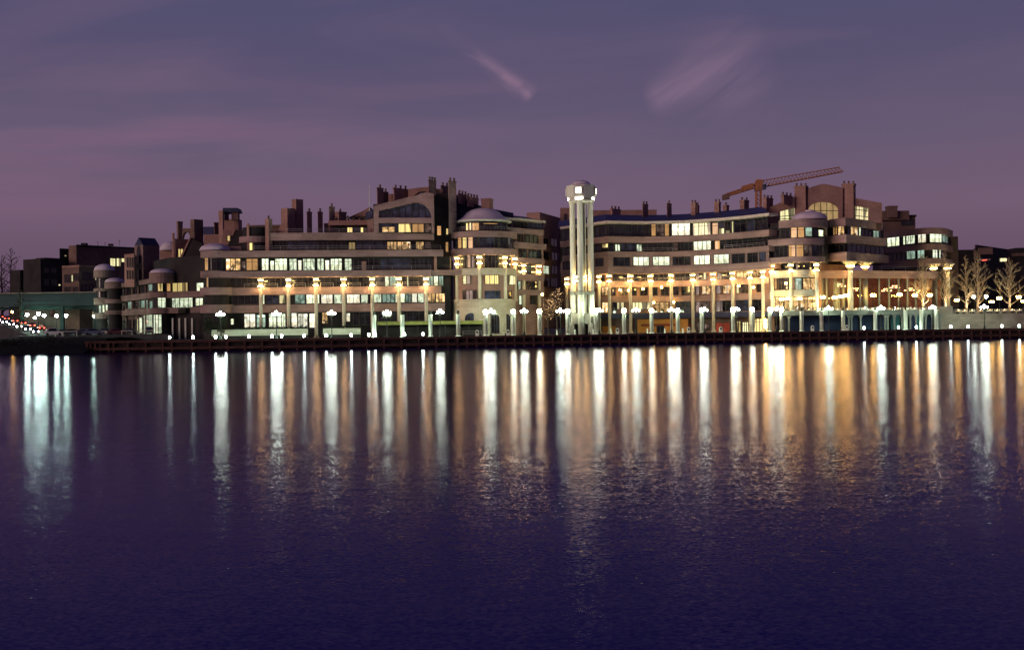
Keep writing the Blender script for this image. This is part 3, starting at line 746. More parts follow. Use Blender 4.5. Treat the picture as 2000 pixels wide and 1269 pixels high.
MB().lathe([(7.3, 0), (7.3, z587-DECK-.3)], (cR.x, cR.y, DECK), 40).build('stone_base', M['stone2'], B)
MB().lathe([(7.1, 0), (7.1, zl[0]-z587+.1)], (cR.x, cR.y, z587), 40).build('wall', M['brick'], B)
MB().lathe([(6.2, 0), (6.2, zt[1]-zl[0])], (cR.x, cR.y, zl[0]), 40).build('drum', M['dark'], B)
ze = zz(RC, 434.5, RY); 
MB().lathe([(5.7, 0), (5.7, ze-zt[1]+.05)], (cR.x, cR.y, zt[1]-.05), 36).build('lantern_drum', M['dark'], B)
MB().lathe([(6.0, -.25), (6.55, -.1), (6.6, .12), (6.2, .3)], (cR.x, cR.y, ze), 40).build('eave_ring', M['white'], B, True)
hd = zz(RC, 407, RY)-ze
MB().lathe([(6.5, .2), (6.0, .45), (5.2, .9), (4.6, 1.45), (3.9, hd*.68), (2.9, hd*.86), (1.7, hd*.96), (.6, hd), (.05, hd+.01)], (cR.x, cR.y, ze), 40).build('dome', M['domeroof'], B, True)
A1 = arc(RC, RY, 5.7, -84, 84, 24); A2 = arc(RC, RY, 6.7, -84, 84, 24); A3 = arc(RC, RY, 7.1, -84, 84, 24)
wins(B, A1, [(897, 909, 436, 450, 'glass', 1), (910, 921, 435, 450, 'warm', 1), (922, 936, 435, 450, 'amber', 0), (938, 964, 435, 449, 'glass', 2), (966, 988, 435, 450, 'glassblue', 2)], -.05)
win(B, A1, 944, 972, 435.5, 438, 'amber', -.2, 0)
wins(B, A2, [(881, 893, 462, 485, 'glassblue', 1), (894.5, 902, 462, 485, 'amber', 0), (903.5, 912, 462.5, 485, 'warm', 0), (914, 924, 462, 485, 'amber', 0), (925, 934, 463, 485, 'glass', 0), (936, 965, 463, 484, 'glassblue', 3), (966, 990, 463, 484, 'glass', 2), (992, 1005, 463, 485, 'glassblue', 1)], .0)
MB().lathe([(6.66, 0), (6.66, zt[0]-zm[1])], (cR.x, cR.y, zm[1]), 40).build('drum', M['dark'], B)
wins(B, arc(RC, RY, 6.2, -84, 84, 24), [(900, 911, 498, 523, 'glass', 1), (912.5, 919.5, 498, 523, 'amber', 0), (921, 932, 500, 523, 'glass', 1), (946, 980, 498, 523, 'glass', 4), (990, 997, 499, 523, 'dim', 0)], -.05)
wins(B, A3, [(904, 919, 538, 555, 'cream', 1), (947, 974, 537, 555, 'warm', 2), (993, 1007, 538, 556, 'cream', 1), (904, 931, 567, 586, 'dim', 3), (947, 977, 568, 586, 'glassblue', 2), (992, 999, 568, 586, 'glass', 0)], -.12)
railing(B, arc(RC, RY, 7.5, -80, 80, 24), 886, 1003, zt[1], .1, 1.0, 2.5)
def arched(par, path, a, b, ytop, ybot, mat, d, name='arch_window', fr='stone2'):
    """round-headed opening with its surround"""
    pf = path.off(d-.1); xm = (a+b)/2; Y = pf.Y(xm); C0 = P(a, ybot, Y); C1 = P(b, ybot, Y); zb, zt_ = zz(xm, ybot, Y), zz(xm, ytop, Y)
    r = (C1.x-C0.x)/2; cx = (C0.x+C1.x)/2; zs_ = max(zb, zt_-r); rv = zt_-zs_
    def out(k): return [(cx-r*k, Y, zb)]+[(cx-r*k*math.cos(math.pi*i/12), Y, zs_+rv*k*math.sin(math.pi*i/12)) for i in range(13)]+[(cx+r*k, Y, zb)]
    o = MB().wallprism(out(1), (0, .5, 0)).build(name, M[mat], par)
    b_ = MB(); i_, u_ = out(1.0), out(1.22)
    for k in range(len(i_)-1):
        b_.wallprism([i_[k], i_[k+1], u_[k+1], u_[k]], (0, -.18, 0))
    b_.build('arch_surround', M[fr], o); 
    f = MB()
    for k in range(-1, 2): f.box(cx+k*r*.5-.06, cx+k*r*.5+.06, Y-.1, Y+.02, zb, zs_+rv*.85*math.sqrt(1-(k*.5)**2))
    f.build('frame', M['frame'], o); return o
arched(B, A3, 908, 931, 611, 626, 'glassblue', -.3); arched(B, A3, 955, 976, 612, 651, 'glass', -.3); arched(B, A3, 984, 997, 613, 651, 'glass', -.3)
for x, yb, R_ in ((893, 640, 7.2), (937, 606, 7.2), (987, 606, 7.2), (1006, 600, 7.2)):
    a = arc(RC, RY, R_, -88, 88, 30); (X, Y), i = a.at(x); column(B, X, Y, zz(x, 588 if x > 900 else 590, Y), zm[0])
# ---- wing to the right of the rotunda
PW = Path([(985, 262), (1012, 264), (1068, 273)])
b = MB(); pts = PW.sub(966, 1066); b.sweep(pts, [(-.3, zz(1030, 431, 268)), (6, zz(1030, 417, 268)), (12, zz(1030, 431, 268))]); b.build('roof', M['navy'], B)
band(B, PW, 985, 1066, 428.5, 432.5, 1040, d0=-.4, dep=3, mat='eave', name='eave', lip=False)
band(B, PW, 990, 1062, 447.5, 457, 1035); band(B, PW, 990, 1067, 474.5, 485, 1035, d0=-.6, dep=2.4); zw = band(B, PW, 990, 1063, 504, 514, 1035, dep=3)
band(B, PW, 1003, 1063, 536, 548, 1035); band(B, PW, 1003, 1063, 566, 576, 1035)
core(B, PW, 992, 1062, DECK, 27.5, 1.3, 12, 'brick')
wins(B, PW, [(998, 1030, 433, 447, 'glass', 3), (1031, 1060, 433, 447, 'glassblue', 3), (1011, 1021, 458, 474, 'glass', 1), (1025, 1051, 458, 474, 'glass', 2), (1013, 1028, 486, 504, 'glass', 1), (1033, 1057, 486, 504, 'glass', 2),
             (1011, 1020, 514, 536, 'glass', 0), (1028, 1046, 514, 536, 'glass', 1), (1027, 1049, 549, 566, 'glass', 1), (1011, 1017, 549, 566, 'teal_l', 0), (1035, 1050, 577, 594, 'glass', 1), (1013, 1019, 577, 595, 'cool', 0)], 1.3)
for x in (1023, 1053): (X, Y), i = PW.off(.4).at(x); column(B, X, Y, DECK, zw[0])
for x in (509, 563, 617, 671): (X, Y), i = PB.off(.6).at(x); column(B, X, Y, DECK, zF4[0])
for x in (727, 779, 832): (X, Y), i = PB.off(.6).at(x); column(B, X, Y, DECK, zF4[0])
# slim pole on the roof
(b := MB()).tube([P(722, 425, 256), P(722, 361, 256)], .16, .08); b.build('pole', M['white'], B)
# roof plants
for k, x in enumerate((655, 679, 691, 703, 712)):
    q = P(x, 427.5, 257); s = thing('roof_shrub', ['small clipped shrub alone near the chimney on the roof terrace', 'small clipped shrub, first of the four together along the roof terrace', 'small clipped shrub, second of the four together along the roof terrace', 'small clipped shrub, third of the four together along the roof terrace', 'small clipped shrub closest to the gable on the roof terrace'][k], 'shrub', q, group='clipped shrubs on the roof terrace')
    b = MB(); leafclump(b, q, .75, 70, .2); b.build('foliage', M['leaf'], s, recalc=False); MB().lathe([(.3, 0), (.42, .55), (.36, .56)], (q.x, q.y, zz(x, 431, 257)), 10).build('pot', M['brick'], s)

# ================================================================== brick terrace building with domed bays (behind the car park)
PA = Path([(190, 322), (235, 300), (310, 267), (398, 259)])
A = thing('terrace_building', 'stepped brown building with small domed round bays overlooking the parked cars', 'building', (*PA.at(300)[0], 0))
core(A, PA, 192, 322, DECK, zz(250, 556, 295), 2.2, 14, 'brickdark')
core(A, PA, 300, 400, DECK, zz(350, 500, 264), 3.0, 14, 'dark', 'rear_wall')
for a, b_, y0, y1, r in ((215, 330, 602.5, 613.5, 290), (235, 300, 574, 585, 270), (300, 348, 601, 612, 320), (320, 400, 569.5, 581, 350), (372, 398, 599, 610.5, 385), (225, 300, 549, 558, 262)):
    band(A, PA, a, b_, y0, y1, r, d0=.4, dep=2.4, mat='stonedark')
def balcony(px, y0, y1, R=1.15):
    (X, Y), _ = PA.off(1.9).at(px, y0); z0, z1 = zz(px, y1, Y-R), zz(px, y0, Y-R)
    MB().lathe([(R*.8, -.25), (R, 0), (R, z1-z0), (R-.15, z1-z0), (R-.15, .1)], (X, Y, z0), 16).build('balcony', M['stonedark'], A)
def roundbay(px, Y, R, levels, ydome, ytop, yfoot, dpx=0):
    c = P(px, 560, Y); Yf = Y-R
    MB().lathe([(R-.7, 0), (R-.7, zz(px, levels[0][0], Yf)-DECK)], (c.x, c.y, DECK), 20).build('bay_wall', M['dark'], A)
    for y0, y1 in levels:
        z0, z1 = zz(px, y1, Yf), zz(px, y0, Yf); MB().lathe([(R, 0), (R, z1-z0), (R-.3, z1-z0+.01)], (c.x, c.y, z0), 22).build('round_ledge', M['stonedark'], A)
    dome(A, px, Y, ydome, ytop, R*.95)
    return arc(px, Y, R-.72, -85, 85)
b1 = roundbay(204, 318, 2.9, [(527, 542), (563, 568), (581.5, 595), (611.5, 622)], 527.5, 516, 650)
b2 = roundbay(224, 302, 2.6, [(550, 563), (584, 592), (606, 614)], 550.5, 543, 650)
b3 = roundbay(317, 268.5, 3.0, [(532, 552.5), (570, 581), (601.5, 612)], 533, 525, 650)
wins(A, b1, [(193, 214, 543, 562, 'glass', 1), (192, 203, 569, 581, 'glass', 0), (193, 198.5, 596, 611, 'teal_l', 0), (200, 204.5, 595, 610, 'cool', 0), (206, 212, 595, 610, 'cool', 0)], -.06)
wins(A, b3, [(308, 318, 553, 569, 'warm', 0), (325, 333, 553, 569, 'amber', 0), (308, 324, 581, 601, 'cool', 1), (300, 316, 614, 651, 'cool', 2)], -.06)
wins(A, PA, [(337, 367, 552, 569.5, 'warm', 2), (384, 398, 552, 569, 'cool', 1), (334, 377, 581.5, 601, 'cool', 4), (382, 397, 582, 597, 'cool', 1)], 2.95)
wins(A, PA, [(281, 316, 614, 652, 'cool', 3), (192, 196, 623, 650, 'cream', 0), (197, 206, 623, 650, 'cream', 0), (209, 215, 625, 650, 'dim', 0), (229, 238, 625, 650, 'glass', 0), (241, 250, 625, 646, 'glass', 0), (252, 263, 624, 646, 'glass', 0), (272, 278, 620, 650, 'cool', 0)], 2.15)
wins(A, PA, [(250, 260, 588, 604, 'teal_l', 0), (276, 289, 586, 604, 'teal_l', 0), (292, 300, 588, 604, 'teal_l', 0), (222, 228, 594, 608, 'glass', 0), (232, 238, 592, 606, 'glass', 0), (241, 247, 591, 606, 'glass', 0), (262, 272, 588, 604, 'glass', 0), (256, 259, 560, 576, 'teal_l', 0), (261, 272, 560, 574, 'glass', 0), (290, 299, 553, 568, 'teal_l', 0), (236, 246, 560, 578, 'glass', 0)], 2.15)
# shop piers along its foot
for x in (323, 336, 349, 361, 374):
    (X, Y), i = PA.off(.9).at(x); MB().box(X-.17, X+.17, Y, Y+.4, DECK, zz(x, 621, Y)).build('shop_pier', M['white'], A)
for x_, ya, yb in ((240, 579, 588), (251, 578, 588), (262, 576, 587), (273, 575, 586), (231, 605, 614), (243, 604, 613), (254, 603, 613), (266, 602, 612), (279, 601, 611)): balcony(x_, ya, yb)
for x_ in (233, 246, 258, 270, 284):
    (X, Y), _ = PA.off(1.6).at(x_, 620); MB().box(X-.16, X+.16, Y, Y+.5, DECK, zz(x_, 548, Y)).build('pilaster', M['stonedark'], A)
wins(A, PA, [(236, 243, 561, 577, 'glass', 0), (247, 254, 560, 576, 'glass', 0), (275, 287, 556, 572, 'glass', 1), (262, 268, 588, 603, 'glass', 0), (270, 275, 587, 602, 'teal_l', 0), (268, 272, 622, 648, 'cream', 0), (264, 267, 624, 648, 'glass', 0)], 2.12)
# gabled stair tower
tw = thing('gabled_tower', 'brown gabled tower with a tall arched opening rising above the domed bays', 'tower', P(279, 650, 285))
pl = corner(263, 279.5, 311.5, 285, 500, 42); zT = zz(279, 478, 285)
MB().prism(pl, zz(279, 556, 285), zT).build('wall', M['stonedark'], tw)
Cn, Rt, Bk, Lf = [Vector(v) for v in pl]; rg = zz(273, 463.5, 286)
ml, mr = (Cn+Lf)/2, (Rt+Bk)/2
b = MB(); b.add([(*Lf, zT+.02), (*Cn, zT+.02), (*ml, rg), (*Bk, zT+.02), (*Rt, zT+.02), (*mr, rg)], [(0, 1, 2), (3, 5, 4), (1, 4, 5, 2), (0, 2, 5, 3), (0, 3, 4, 1)]); b.build('roof', M['navy'], tw)
e = (Lf-Cn).normalized(); nrm = Vector((e.y, -e.x)); nrm = nrm if nrm.y < 0 else -nrm; wl = (Lf-Cn).length
def onleft(s, z): v = Cn+e*(wl*s)+nrm*.04; return Vector((v.x, v.y, z))
za, zb = zz(273, 514, 285), zz(273, 490, 285); hw = .22
MB().wallprism([onleft(.5-hw, za), onleft(.5+hw, za)]+[onleft(.5+hw*math.cos(math.pi*k/8), zb+1.5*math.sin(math.pi*k/8)) for k in range(9)], (nrm.x*.05, nrm.y*.05, 0)).build('arch_opening', M['glass'], tw)
MB().wallprism([onleft(.5-hw, zz(273, 546, 285)), onleft(.5+hw, zz(273, 546, 285)), onleft(.5+hw, zz(273, 526, 285)), onleft(.5-hw, zz(273, 526, 285))], (nrm.x*.05, nrm.y*.05, 0)).build('window', M['glass'], tw)
pier(A, 'brick_block', 243, 262, 264, 495, 560, 284, 'brick', cap=False)
for x in (249.5, 254.5, 259.5):
    win(A, Path([(240, 283.2), (268, 281.2)]), x-1.3, x+1.3, 503, 522, 'glass', 0, 0); win(A, Path([(240, 283.2), (268, 281.2)]), x-1.3, x+1.3, 528, 545, 'glass', 0, 0)
pier(A, 'parapet', 312, 312, 337, 488, 540, 278, 'brick', cap=False); dome(A, 332, 279, 488, 472, 2.4)
win(A, Path([(325, 285.9), (340, 285.9)]), 327.5, 335, 519, 528, 'warm', 0, 0)
# roof towers with bridging arch, sloped glazing
pier(A, 'brick_fin', 336, 339, 341, 455, 505, 270); pier(A, 'chimney', 345, 348, 357, 432, 470, 276, 'brickdark'); pier(A, 'chimney', 372, 379.5, 397, 428, 480, 273, 'brickdark', cap=False)
b = MB(); b.wallprism([P(356, 446, 276)]+[P(372, 446, 276), P(372, 466, 276)]+[P(364+7*math.cos(math.pi*k/8), 463-10*math.sin(math.pi*k/8), 276) for k in range(9)]+[P(356, 466, 276)], (0, 1.5, 0)); b.build('arch_bridge', M['brickdark'], A)
pier(A, 'brick_wall', 341, 342, 372, 466, 505, 274, 'brick', cap=False); win(A, Path([(340, 273.9), (375, 273.9)]), 348, 358, 486, 503, 'warm', -.05, 1)
b = MB(); b.wallprism([P(x, y, 270.5) for x, y in [(352, 503), (372, 464), (395, 475), (398, 545), (352, 545)]], (0, 5, 0)); b.build('sloped_roof', M['dark'], A)
b = MB(); b.wallprism([P(x, y, 270.2) for x, y in [(351, 503), (370, 464), (373, 464), (355, 503)]], (0, 5, 0)); b.build('roof_edge', M['brick'], A)
# second roof tower with a gabled belvedere
bt = thing('belvedere_tower', 'small gabled brick belvedere with a square opening above the sloped roof', 'tower', P(436, 470, 262))
pier(bt, 'brick_fin', 427, 435, 438, 411, 478, 262); pier(bt, 'wall', 438, 438, 466, 428, 450, 266, 'brick', cap=False)
pier(bt, 'wall', 438, 438, 445, 412, 430, 263.5, 'brickdark', cap=False); pier(bt, 'wall', 452, 452, 465, 412, 430, 263.5, 'brickdark', cap=False)
b = MB(); b.wallprism([P(432, 416, 263), P(436, 406, 263), P(463, 406, 263), P(466, 414, 263)], (0, 4, 0)); b.build('roof', M['navy'], bt)
pier(B, 'brick_wall', 398, 398, 428, 458, 482, 268, 'brick', cap=False); pier(B, 'blue_roof', 397, 397, 428, 443, 459, 272, 'slate', cap=False); pier(B, 'chimney', 418, 419, 427, 434, 462, 270, 'brickdark')
win(B, Path([(395, 267.9), (440, 267.9)]), 428, 433, 464, 472, 'warm', -.1, 0)
b = MB(); b.wallprism([P(x, y, 258) for x, y in [(436, 448), (460, 448), (446, 478), (432, 478)]], (0, 4, 0)); b.build('brick_wall', M['brick'], B)
b = MB(); b.wallprism([P(x, y, 257) for x, y in [(444, 480), (462, 449), (483, 450), (483, 480)]], (0, 6, 0)); b.build('sloped_roof', M['dark'], B)
win(B, Path([(430, 257.9), (460, 257.9)]), 444, 450, 460, 471, 'warm', 0, 0)
pier(B, 'roof_terrace', 438, 438, 484, 481, 490, 255, 'stone', cap=False)
# ================================================================== white tower
TX = P(1137, 560, 249); T = thing('white_tower', 'tall white tower of four joined round shafts under a lit lantern and dome', 'tower', (TX.x, TX.y, DECK))
def tz(y): return zz(1137, y, 249)
ctr = Vector((TX.x, TX.y)); ang0 = math.radians(-103)
R4, rs = 1.98, .65
dirs = [ang0+math.pi/2*k for k in range(4)]
for a in dirs:
    MB().lathe([(rs*1.06, 0), (rs*1.06, tz(570)-DECK), (rs, tz(569)-DECK), (rs*.94, tz(397)-DECK), (rs*1.12, tz(396.5)-DECK), (rs*1.2, tz(393)-DECK)], (ctr.x+R4*math.cos(a), ctr.y+R4*math.sin(a), DECK), 24).build('shaft', M['tower'], T, True)
MB().lathe([(.8, 0), (.8, tz(395)-DECK)], (*ctr, DECK), 12).build('core_post', M['towerdark'], T)
b = MB()
for a in dirs: b.lathe([(rs*1.0, 0), (rs*1.32, .08), (rs*1.32, .75), (rs*1.0, .85)], (ctr.x+R4*math.cos(a), ctr.y+R4*math.sin(a), tz(576)), 20)
b.lathe([(R4*.95, .1), (R4*.95, .7)], (*ctr, tz(576)), 20); b.build('ring_band', M['towerdark'], T)
def octo(R, a0=ang0+math.pi/8, n=8): return [(ctr.x+R*math.cos(a0+2*math.pi*k/n), ctr.y+R*math.sin(a0+2*math.pi*k/n)) for k in range(n)]
MB().lathe([(2.2, 0), (2.95, .3), (2.95, .55)], (*ctr, tz(397)), 24).build('collar', M['tower'], T)
MB().prism(octo(2.75), tz(392.6), tz(386)).build('lower_ring', M['tower'], T)
MB().prism(octo(3.2), tz(386.5), tz(365.5)).build('lantern_head', M['tower'], T)
MB().prism(octo(3.3), tz(365.5), tz(364.5)+.1).build('cornice', M['tower'], T)
hd = tz(352)-tz(364)
MB().lathe([(3.1, 0), (2.55, .18), (2.15, .35)]+[(2.1*math.cos(math.pi/2*k/8)+.001, .35+(hd-.35)*math.sin(math.pi/2*k/8)) for k in range(9)], (*ctr, tz(364.3)), 28).build('dome', M['domeroof'], T, True)
for a in dirs:
    u = Vector((math.cos(a), math.sin(a))); s_ = Vector((-u.y, u.x))
    def oriented(r0, r1, w, z0, z1): return MB().prism([tuple(ctr+u*r1-s_*w), tuple(ctr+u*r1+s_*w), tuple(ctr+u*r0+s_*w), tuple(ctr+u*r0-s_*w)], z0, z1)
    bx = oriented(2.6, 3.3, .85, tz(383), tz(367)).build('window_bay', M['tower'], T)
    oriented(3.28, 3.36, .64, tz(380), tz(369.5)).build('lit_pane', M['g_tow'], bx)
    f = MB()
    for k in (-1, 0, 1): f.prism([tuple(ctr+u*3.4+s_*(k*.62-.05)), tuple(ctr+u*3.4+s_*(k*.62+.05)), tuple(ctr+u*3.3+s_*(k*.62+.05)), tuple(ctr+u*3.3+s_*(k*.62-.05))], tz(380.5), tz(369))
    f.build('frame', M['white'], bx)
    oriented(2.4, 2.85, .78, tz(392), tz(386.8)).build('light_panel', M['g_tow'], T)
for k, a in enumerate((ang0+.62, ang0+2.2, ang0-.62)):
    for z in (541, 549): MB().ball((ctr.x+1.75*math.cos(a), ctr.y+1.75*math.sin(a), tz(z)), .2, 8, 6).build('shaft_lamp', M['g_warm'], T, True)
sq = [(ctr.x+2.9*math.cos(ang0+math.pi/4+math.pi/2*k), ctr.y+2.9*math.sin(ang0+math.pi/4+math.pi/2*k)) for k in range(4)]
MB().prism(sq, tz(632), tz(612)).build('plinth', M['concrete'], T)
for p_ in sq: MB().box(p_[0]-.5, p_[0]+.5, p_[1]-.5, p_[1]+.5, DECK, tz(632)).build('plinth_leg', M['concrete'], T)
MB().box(ctr.x-2.2, ctr.x+2.2, ctr.y-.3, ctr.y+.3, DECK, tz(633)).build('door_wall', M['dark'], T)

# ================================================================== curved building
PC = Path([(1187, 281)]+smooth_nodes([(1258, 284), (1330, 283), (1380, 279.5), (1430, 275), (1470, 270.5), (1503, 266)], 3), py=480)
PCL = Path([(1092, 298), (1187, 281)], py=480)
PCC = Path(pts=PCL.p[:1]+PC.p)
C = thing('curved_building', 'curved tan building with blue roof, chimney row and large arched window', 'building', (*PC.at(1330)[0], 0))
X0, X1 = 1094, 1502
r = 1330
b = MB(); zE = PC.z(1330, 431); pts = PCC.sub(X0, X1, 430)
for dy, dz in ((-.4, .06), (7.5, 2.3), (12, 2.4), (12, .0), (-.4, -.04)): b.v += [Vector((p[0], p[1]+dy, zE+dz)) for p in pts]
n_ = len(pts); b.f += [(r_*n_+k, r_*n_+k+1, ((r_+1) % 5)*n_+k+1, ((r_+1) % 5)*n_+k) for r_ in range(5) for k in range(n_-1)]+[tuple(r_*n_ for r_ in range(5)), tuple(r_*n_+n_-1 for r_ in range(5))]
b.build('roof', M['slate'], C)
ze_ = band(C, PCC, X0, X1, 430.7, 435.6, r, d0=-.8, dep=3, mat='eave', name='eave', lip=False)
z5 = band(C, PCC, X0, X1, 461, 472.5, r, d0=-.3, dep=2.6)
z4 = band(C, PCC, X0+4, X1, 490.5, 501.0, r, d0=.1, dep=2.2, name='wall_band'); zs_ = band(C, PCC, X0+2, X1, 519.5, 533, r, d0=.1, dep=4, name='wall_band', lip=False)
zb = band(C, PCC, X0+8, X1, 548, 559.6, r, d0=2.3, dep=2.2); zc_ = band(C, PCC, X0+8, X1, 578, 588.5, r, d0=2.3, dep=2.2)
core(C, PCC, X0+3, X1, z4[0], ze_[0], 1.5, 16); core(C, PCC, X0+3, X1, zs_[1]-.1, z4[0]+.1, .65, 16, 'stone', 'punched_wall', 510)
core(C, PCC, X0+9, X1, 6.6, zs_[0], 3.7, 14, 'brick', 'rear_wall')
# top storey
wins(C, PCC, [(1096, 1112, 446, 472, 'glass', 1), (1162, 1186, 436, 463, 'glass', 2), (1188.5, 1268, 436, 461, 'glass', 6), (1272, 1281, 436, 461, 'amber', 0), (1282, 1297, 436, 461, 'dim', 1), (1298, 1307, 436, 461, 'amber', 0), (1312, 1348, 436, 460, 'white_l', 2), (1353, 1388, 435, 460, 'cream', 2), (1391, 1403, 435, 459, 'amber', 0), (1404, 1415, 434, 445, 'glassblue', 0), (1404, 1415, 446, 458.5, 'cream', 0), (1416, 1427, 433, 449, 'glass', 1), (1417, 1426, 450, 457.5, 'cream', 0), (1429, 1433, 432, 455, 'cream', 0), (1434, 1458, 430, 455, 'glass', 1), (1460, 1474, 428, 453, 'glassblue', 1), (1475, 1499, 425, 451, 'glass', 2)], 1.5)
wins(C, PCC, [(1099, 1113, 484, 503, 'glass', 1), (1162, 1174, 474, 491, 'glass', 1), (1176, 1188, 476, 484, 'warm', 1), (1189, 1199, 473, 490, 'glass', 0), (1201, 1211, 477, 491, 'cool', 1), (1212, 1242, 473, 490, 'glassblue', 3), (1243, 1253.5, 477, 491, 'cool', 1), (1255, 1314, 473, 490, 'glass', 5), (1315, 1324, 473, 489, 'dim', 0), (1329, 1353, 473, 489, 'glass', 2), (1354.5, 1389, 471, 488.5, 'cool', 3), (1396, 1406.5, 470, 487, 'amber', 0), (1407, 1450, 468, 486, 'glass', 3), (1451, 1500, 464, 482, 'glass', 4)], 1.5)
wins(C, PCC, [(1100, 1114, 511, 527, 'glass', 1), (1162, 1178, 503.5, 520, 'glass', 1), (1198, 1230, 502, 519, 'glass', 2), (1236.5, 1268, 501.5, 519, 'cool', 2), (1275, 1308, 501, 518.5, 'cool', 2), (1314, 1348, 500, 517.5, 'glass', 2), (1355, 1387, 498.5, 516.5, 'cool', 2), (1394, 1424, 496.5, 515, 'cool', 2), (1429.5, 1455, 495, 514, 'glass', 1), (1460, 1480, 493.5, 512, 'glass', 1), (1483.5, 1495, 492, 510, 'glassblue', 1)], .65)
wins(C, PCC, [(1175, 1181, 535, 548, 'glass', 0), (1197, 1225, 534, 548, 'glass', 2), (1238, 1266, 534, 548, 'glass', 2), (1277, 1306, 534, 548, 'glass', 2), (1318, 1348, 533, 547, 'glass', 2), (1359, 1372, 533, 547, 'dim', 1), (1374, 1380, 530, 546, 'cream', 0), (1401, 1426, 532, 545, 'glass', 2), (1438, 1460, 530, 543, 'room', 2), (1470, 1485, 528, 541, 'room', 1)], 3.7)
wins(C, PCC, [(1175, 1188, 560, 577, 'room', 1), (1195, 1202, 560, 577, 'dim', 0), (1211, 1226, 560, 577, 'room', 1), (1234, 1243, 560, 577, 'glass', 0), (1250, 1265, 560, 577, 'glass', 1), (1275, 1284, 560, 577, 'glass', 0), (1291, 1306, 560, 577, 'glass', 1), (1315, 1325, 559, 576, 'dim', 0), (1331, 1349, 559, 576, 'glass', 1), (1357, 1366, 558, 576, 'glass', 0), (1371, 1388, 558, 575, 'room', 1), (1398, 1408, 557, 574, 'glass', 0), (1412, 1428, 556, 573, 'room', 1), (1438, 1444, 556, 573, 'cream', 0), (1447, 1464, 555, 572, 'dim', 1), (1478, 1492, 553, 570, 'dim', 1)], 3.7)
wins(C, PCC, [(1176, 1188, 590, 611, 'room', 1), (1197, 1204, 590, 611, 'glass', 0), (1205, 1219, 590, 604, 'cream', 1), (1234, 1270, 590, 604, 'cream', 4), (1279, 1306, 590, 610, 'room', 2), (1319, 1348, 589, 610, 'glassblue', 2), (1358, 1386, 589, 609, 'dim', 2), (1397, 1428, 587, 608, 'glass', 2), (1438, 1462, 586, 607, 'glassblue', 1), (1470, 1492, 585, 606, 'glass', 1)], 3.7)
for a, b_, y, d in ((1256, 1315, 490, -.1), (1415, 1495, 486, -.1)): railing(C, PCC, a, b_, z4[1], .2, .9, 4)
for a, b_ in ((1200, 1226), (1240, 1266), (1280, 1306), (1320, 1348), (1360, 1388), (1400, 1426)): railing(C, PCC, a, b_, zb[1], 2.5, .8, 3)
# mezzanine and shops under it
PS = PCC.off(.6)
band(C, PCC, X0+10, 1512, 611, 620.5, r, d0=.9, dep=8, mat='navy', name='mezzanine_beam', lip=False)
core(C, PCC, X0+12, 1512, DECK, zz(r, 620, 283), 5.5, 8, 'brickdark', 'shop_wall')
win(C, PCC, 1244, 1345, 622.5, 651, 'orange', 3.5, 0, False, 'wood', 'orange_wall'); win(C, PCC, 1283, 1297, 636, 651, 'glass', 3.3, 1, False)
win(C, PCC, 1253, 1325, 633, 636, 'redshop', 3.35, 0, False, 'wood', 'signboard'); win(C, PCC, 1176, 1203, 636, 651, 'orange', 5.5, 0, False, 'wood', 'orange_wall')
wins(C, PCC, [(1345, 1356, 632, 651, 'redshop', 1), (1360, 1368, 630, 650, 'dim', 0), (1376, 1386, 632, 642, 'dim', 0), (1398, 1426, 630, 650, 'redshop', 1), (1438, 1447, 627, 649, 'warm', 1), (1450, 1462, 629, 649, 'cream', 2), (1472, 1500, 622, 648, 'warm', 4)], 5.3)
# roof chimneys
for a, s, e, y0, y1, Y, n in ((1192, 1196, 1212, 407, 424, 292, 3), (1254.5, 1255.5, 1266, 398, 424, 289, 2), (1302, 1303, 1312, 396.5, 426, 288, 1), (1349.5, 1358, 1361, 396, 424, 286, 2), (1359, 1362, 1366, 400, 417, 291, 1), (1395, 1404, 1408, 394, 421, 283, 2), (1412, 1419, 1424, 400, 416, 288, 1), (1445, 1453.5, 1463, 390, 417, 279, 2), (1490, 1497, 1510, 385.5, 414, 275, 3), (1525.5, 1531, 1548, 380, 398, 273, 3)):
    pier(C, 'chimney', a, s, e, y0, y1, Y, pots=n)
# ---- east block: brick crown with arched window
YE = 276
def fc(pts, Y, dep, mat, name): return face(C, pts, Y, dep, mat, name)
b = MB()
def wp(pts, Y=YE, d=1.0): b.wallprism([P(x, y, Y) for x, y in pts], (0, d, 0))
wp([(1499, 432), (1499, 406.5), (1552, 384), (1552, 406), (1524, 413), (1524, 434)]); wp([(1499, 448), (1499, 432), (1524, 434), (1552, 434), (1552, 448)])
arch = [(1579+29.5-29.5*math.cos(math.pi*k/12), 410-16*math.sin(math.pi*k/12)) for k in range(13)]
wp([(1578, 430), (1578, 368), (1596, 361.8), (1604, 359.6), (1615, 359.6), (1625, 362), (1646, 366.5), (1646, 430), (1638, 430)]+arch[::-1]+[(1579, 430)])
wp([(1668, 401.5), (1668, 386.5), (1722.5, 396.5), (1722.5, 436), (1697, 434), (1697, 406)]); wp([(1668, 430), (1697, 433), (1697, 440), (1668, 440)])
b.build('crown_wall', M['brick'], C)
PE = Path([(1490, YE+.8), (1730, YE+.8)])
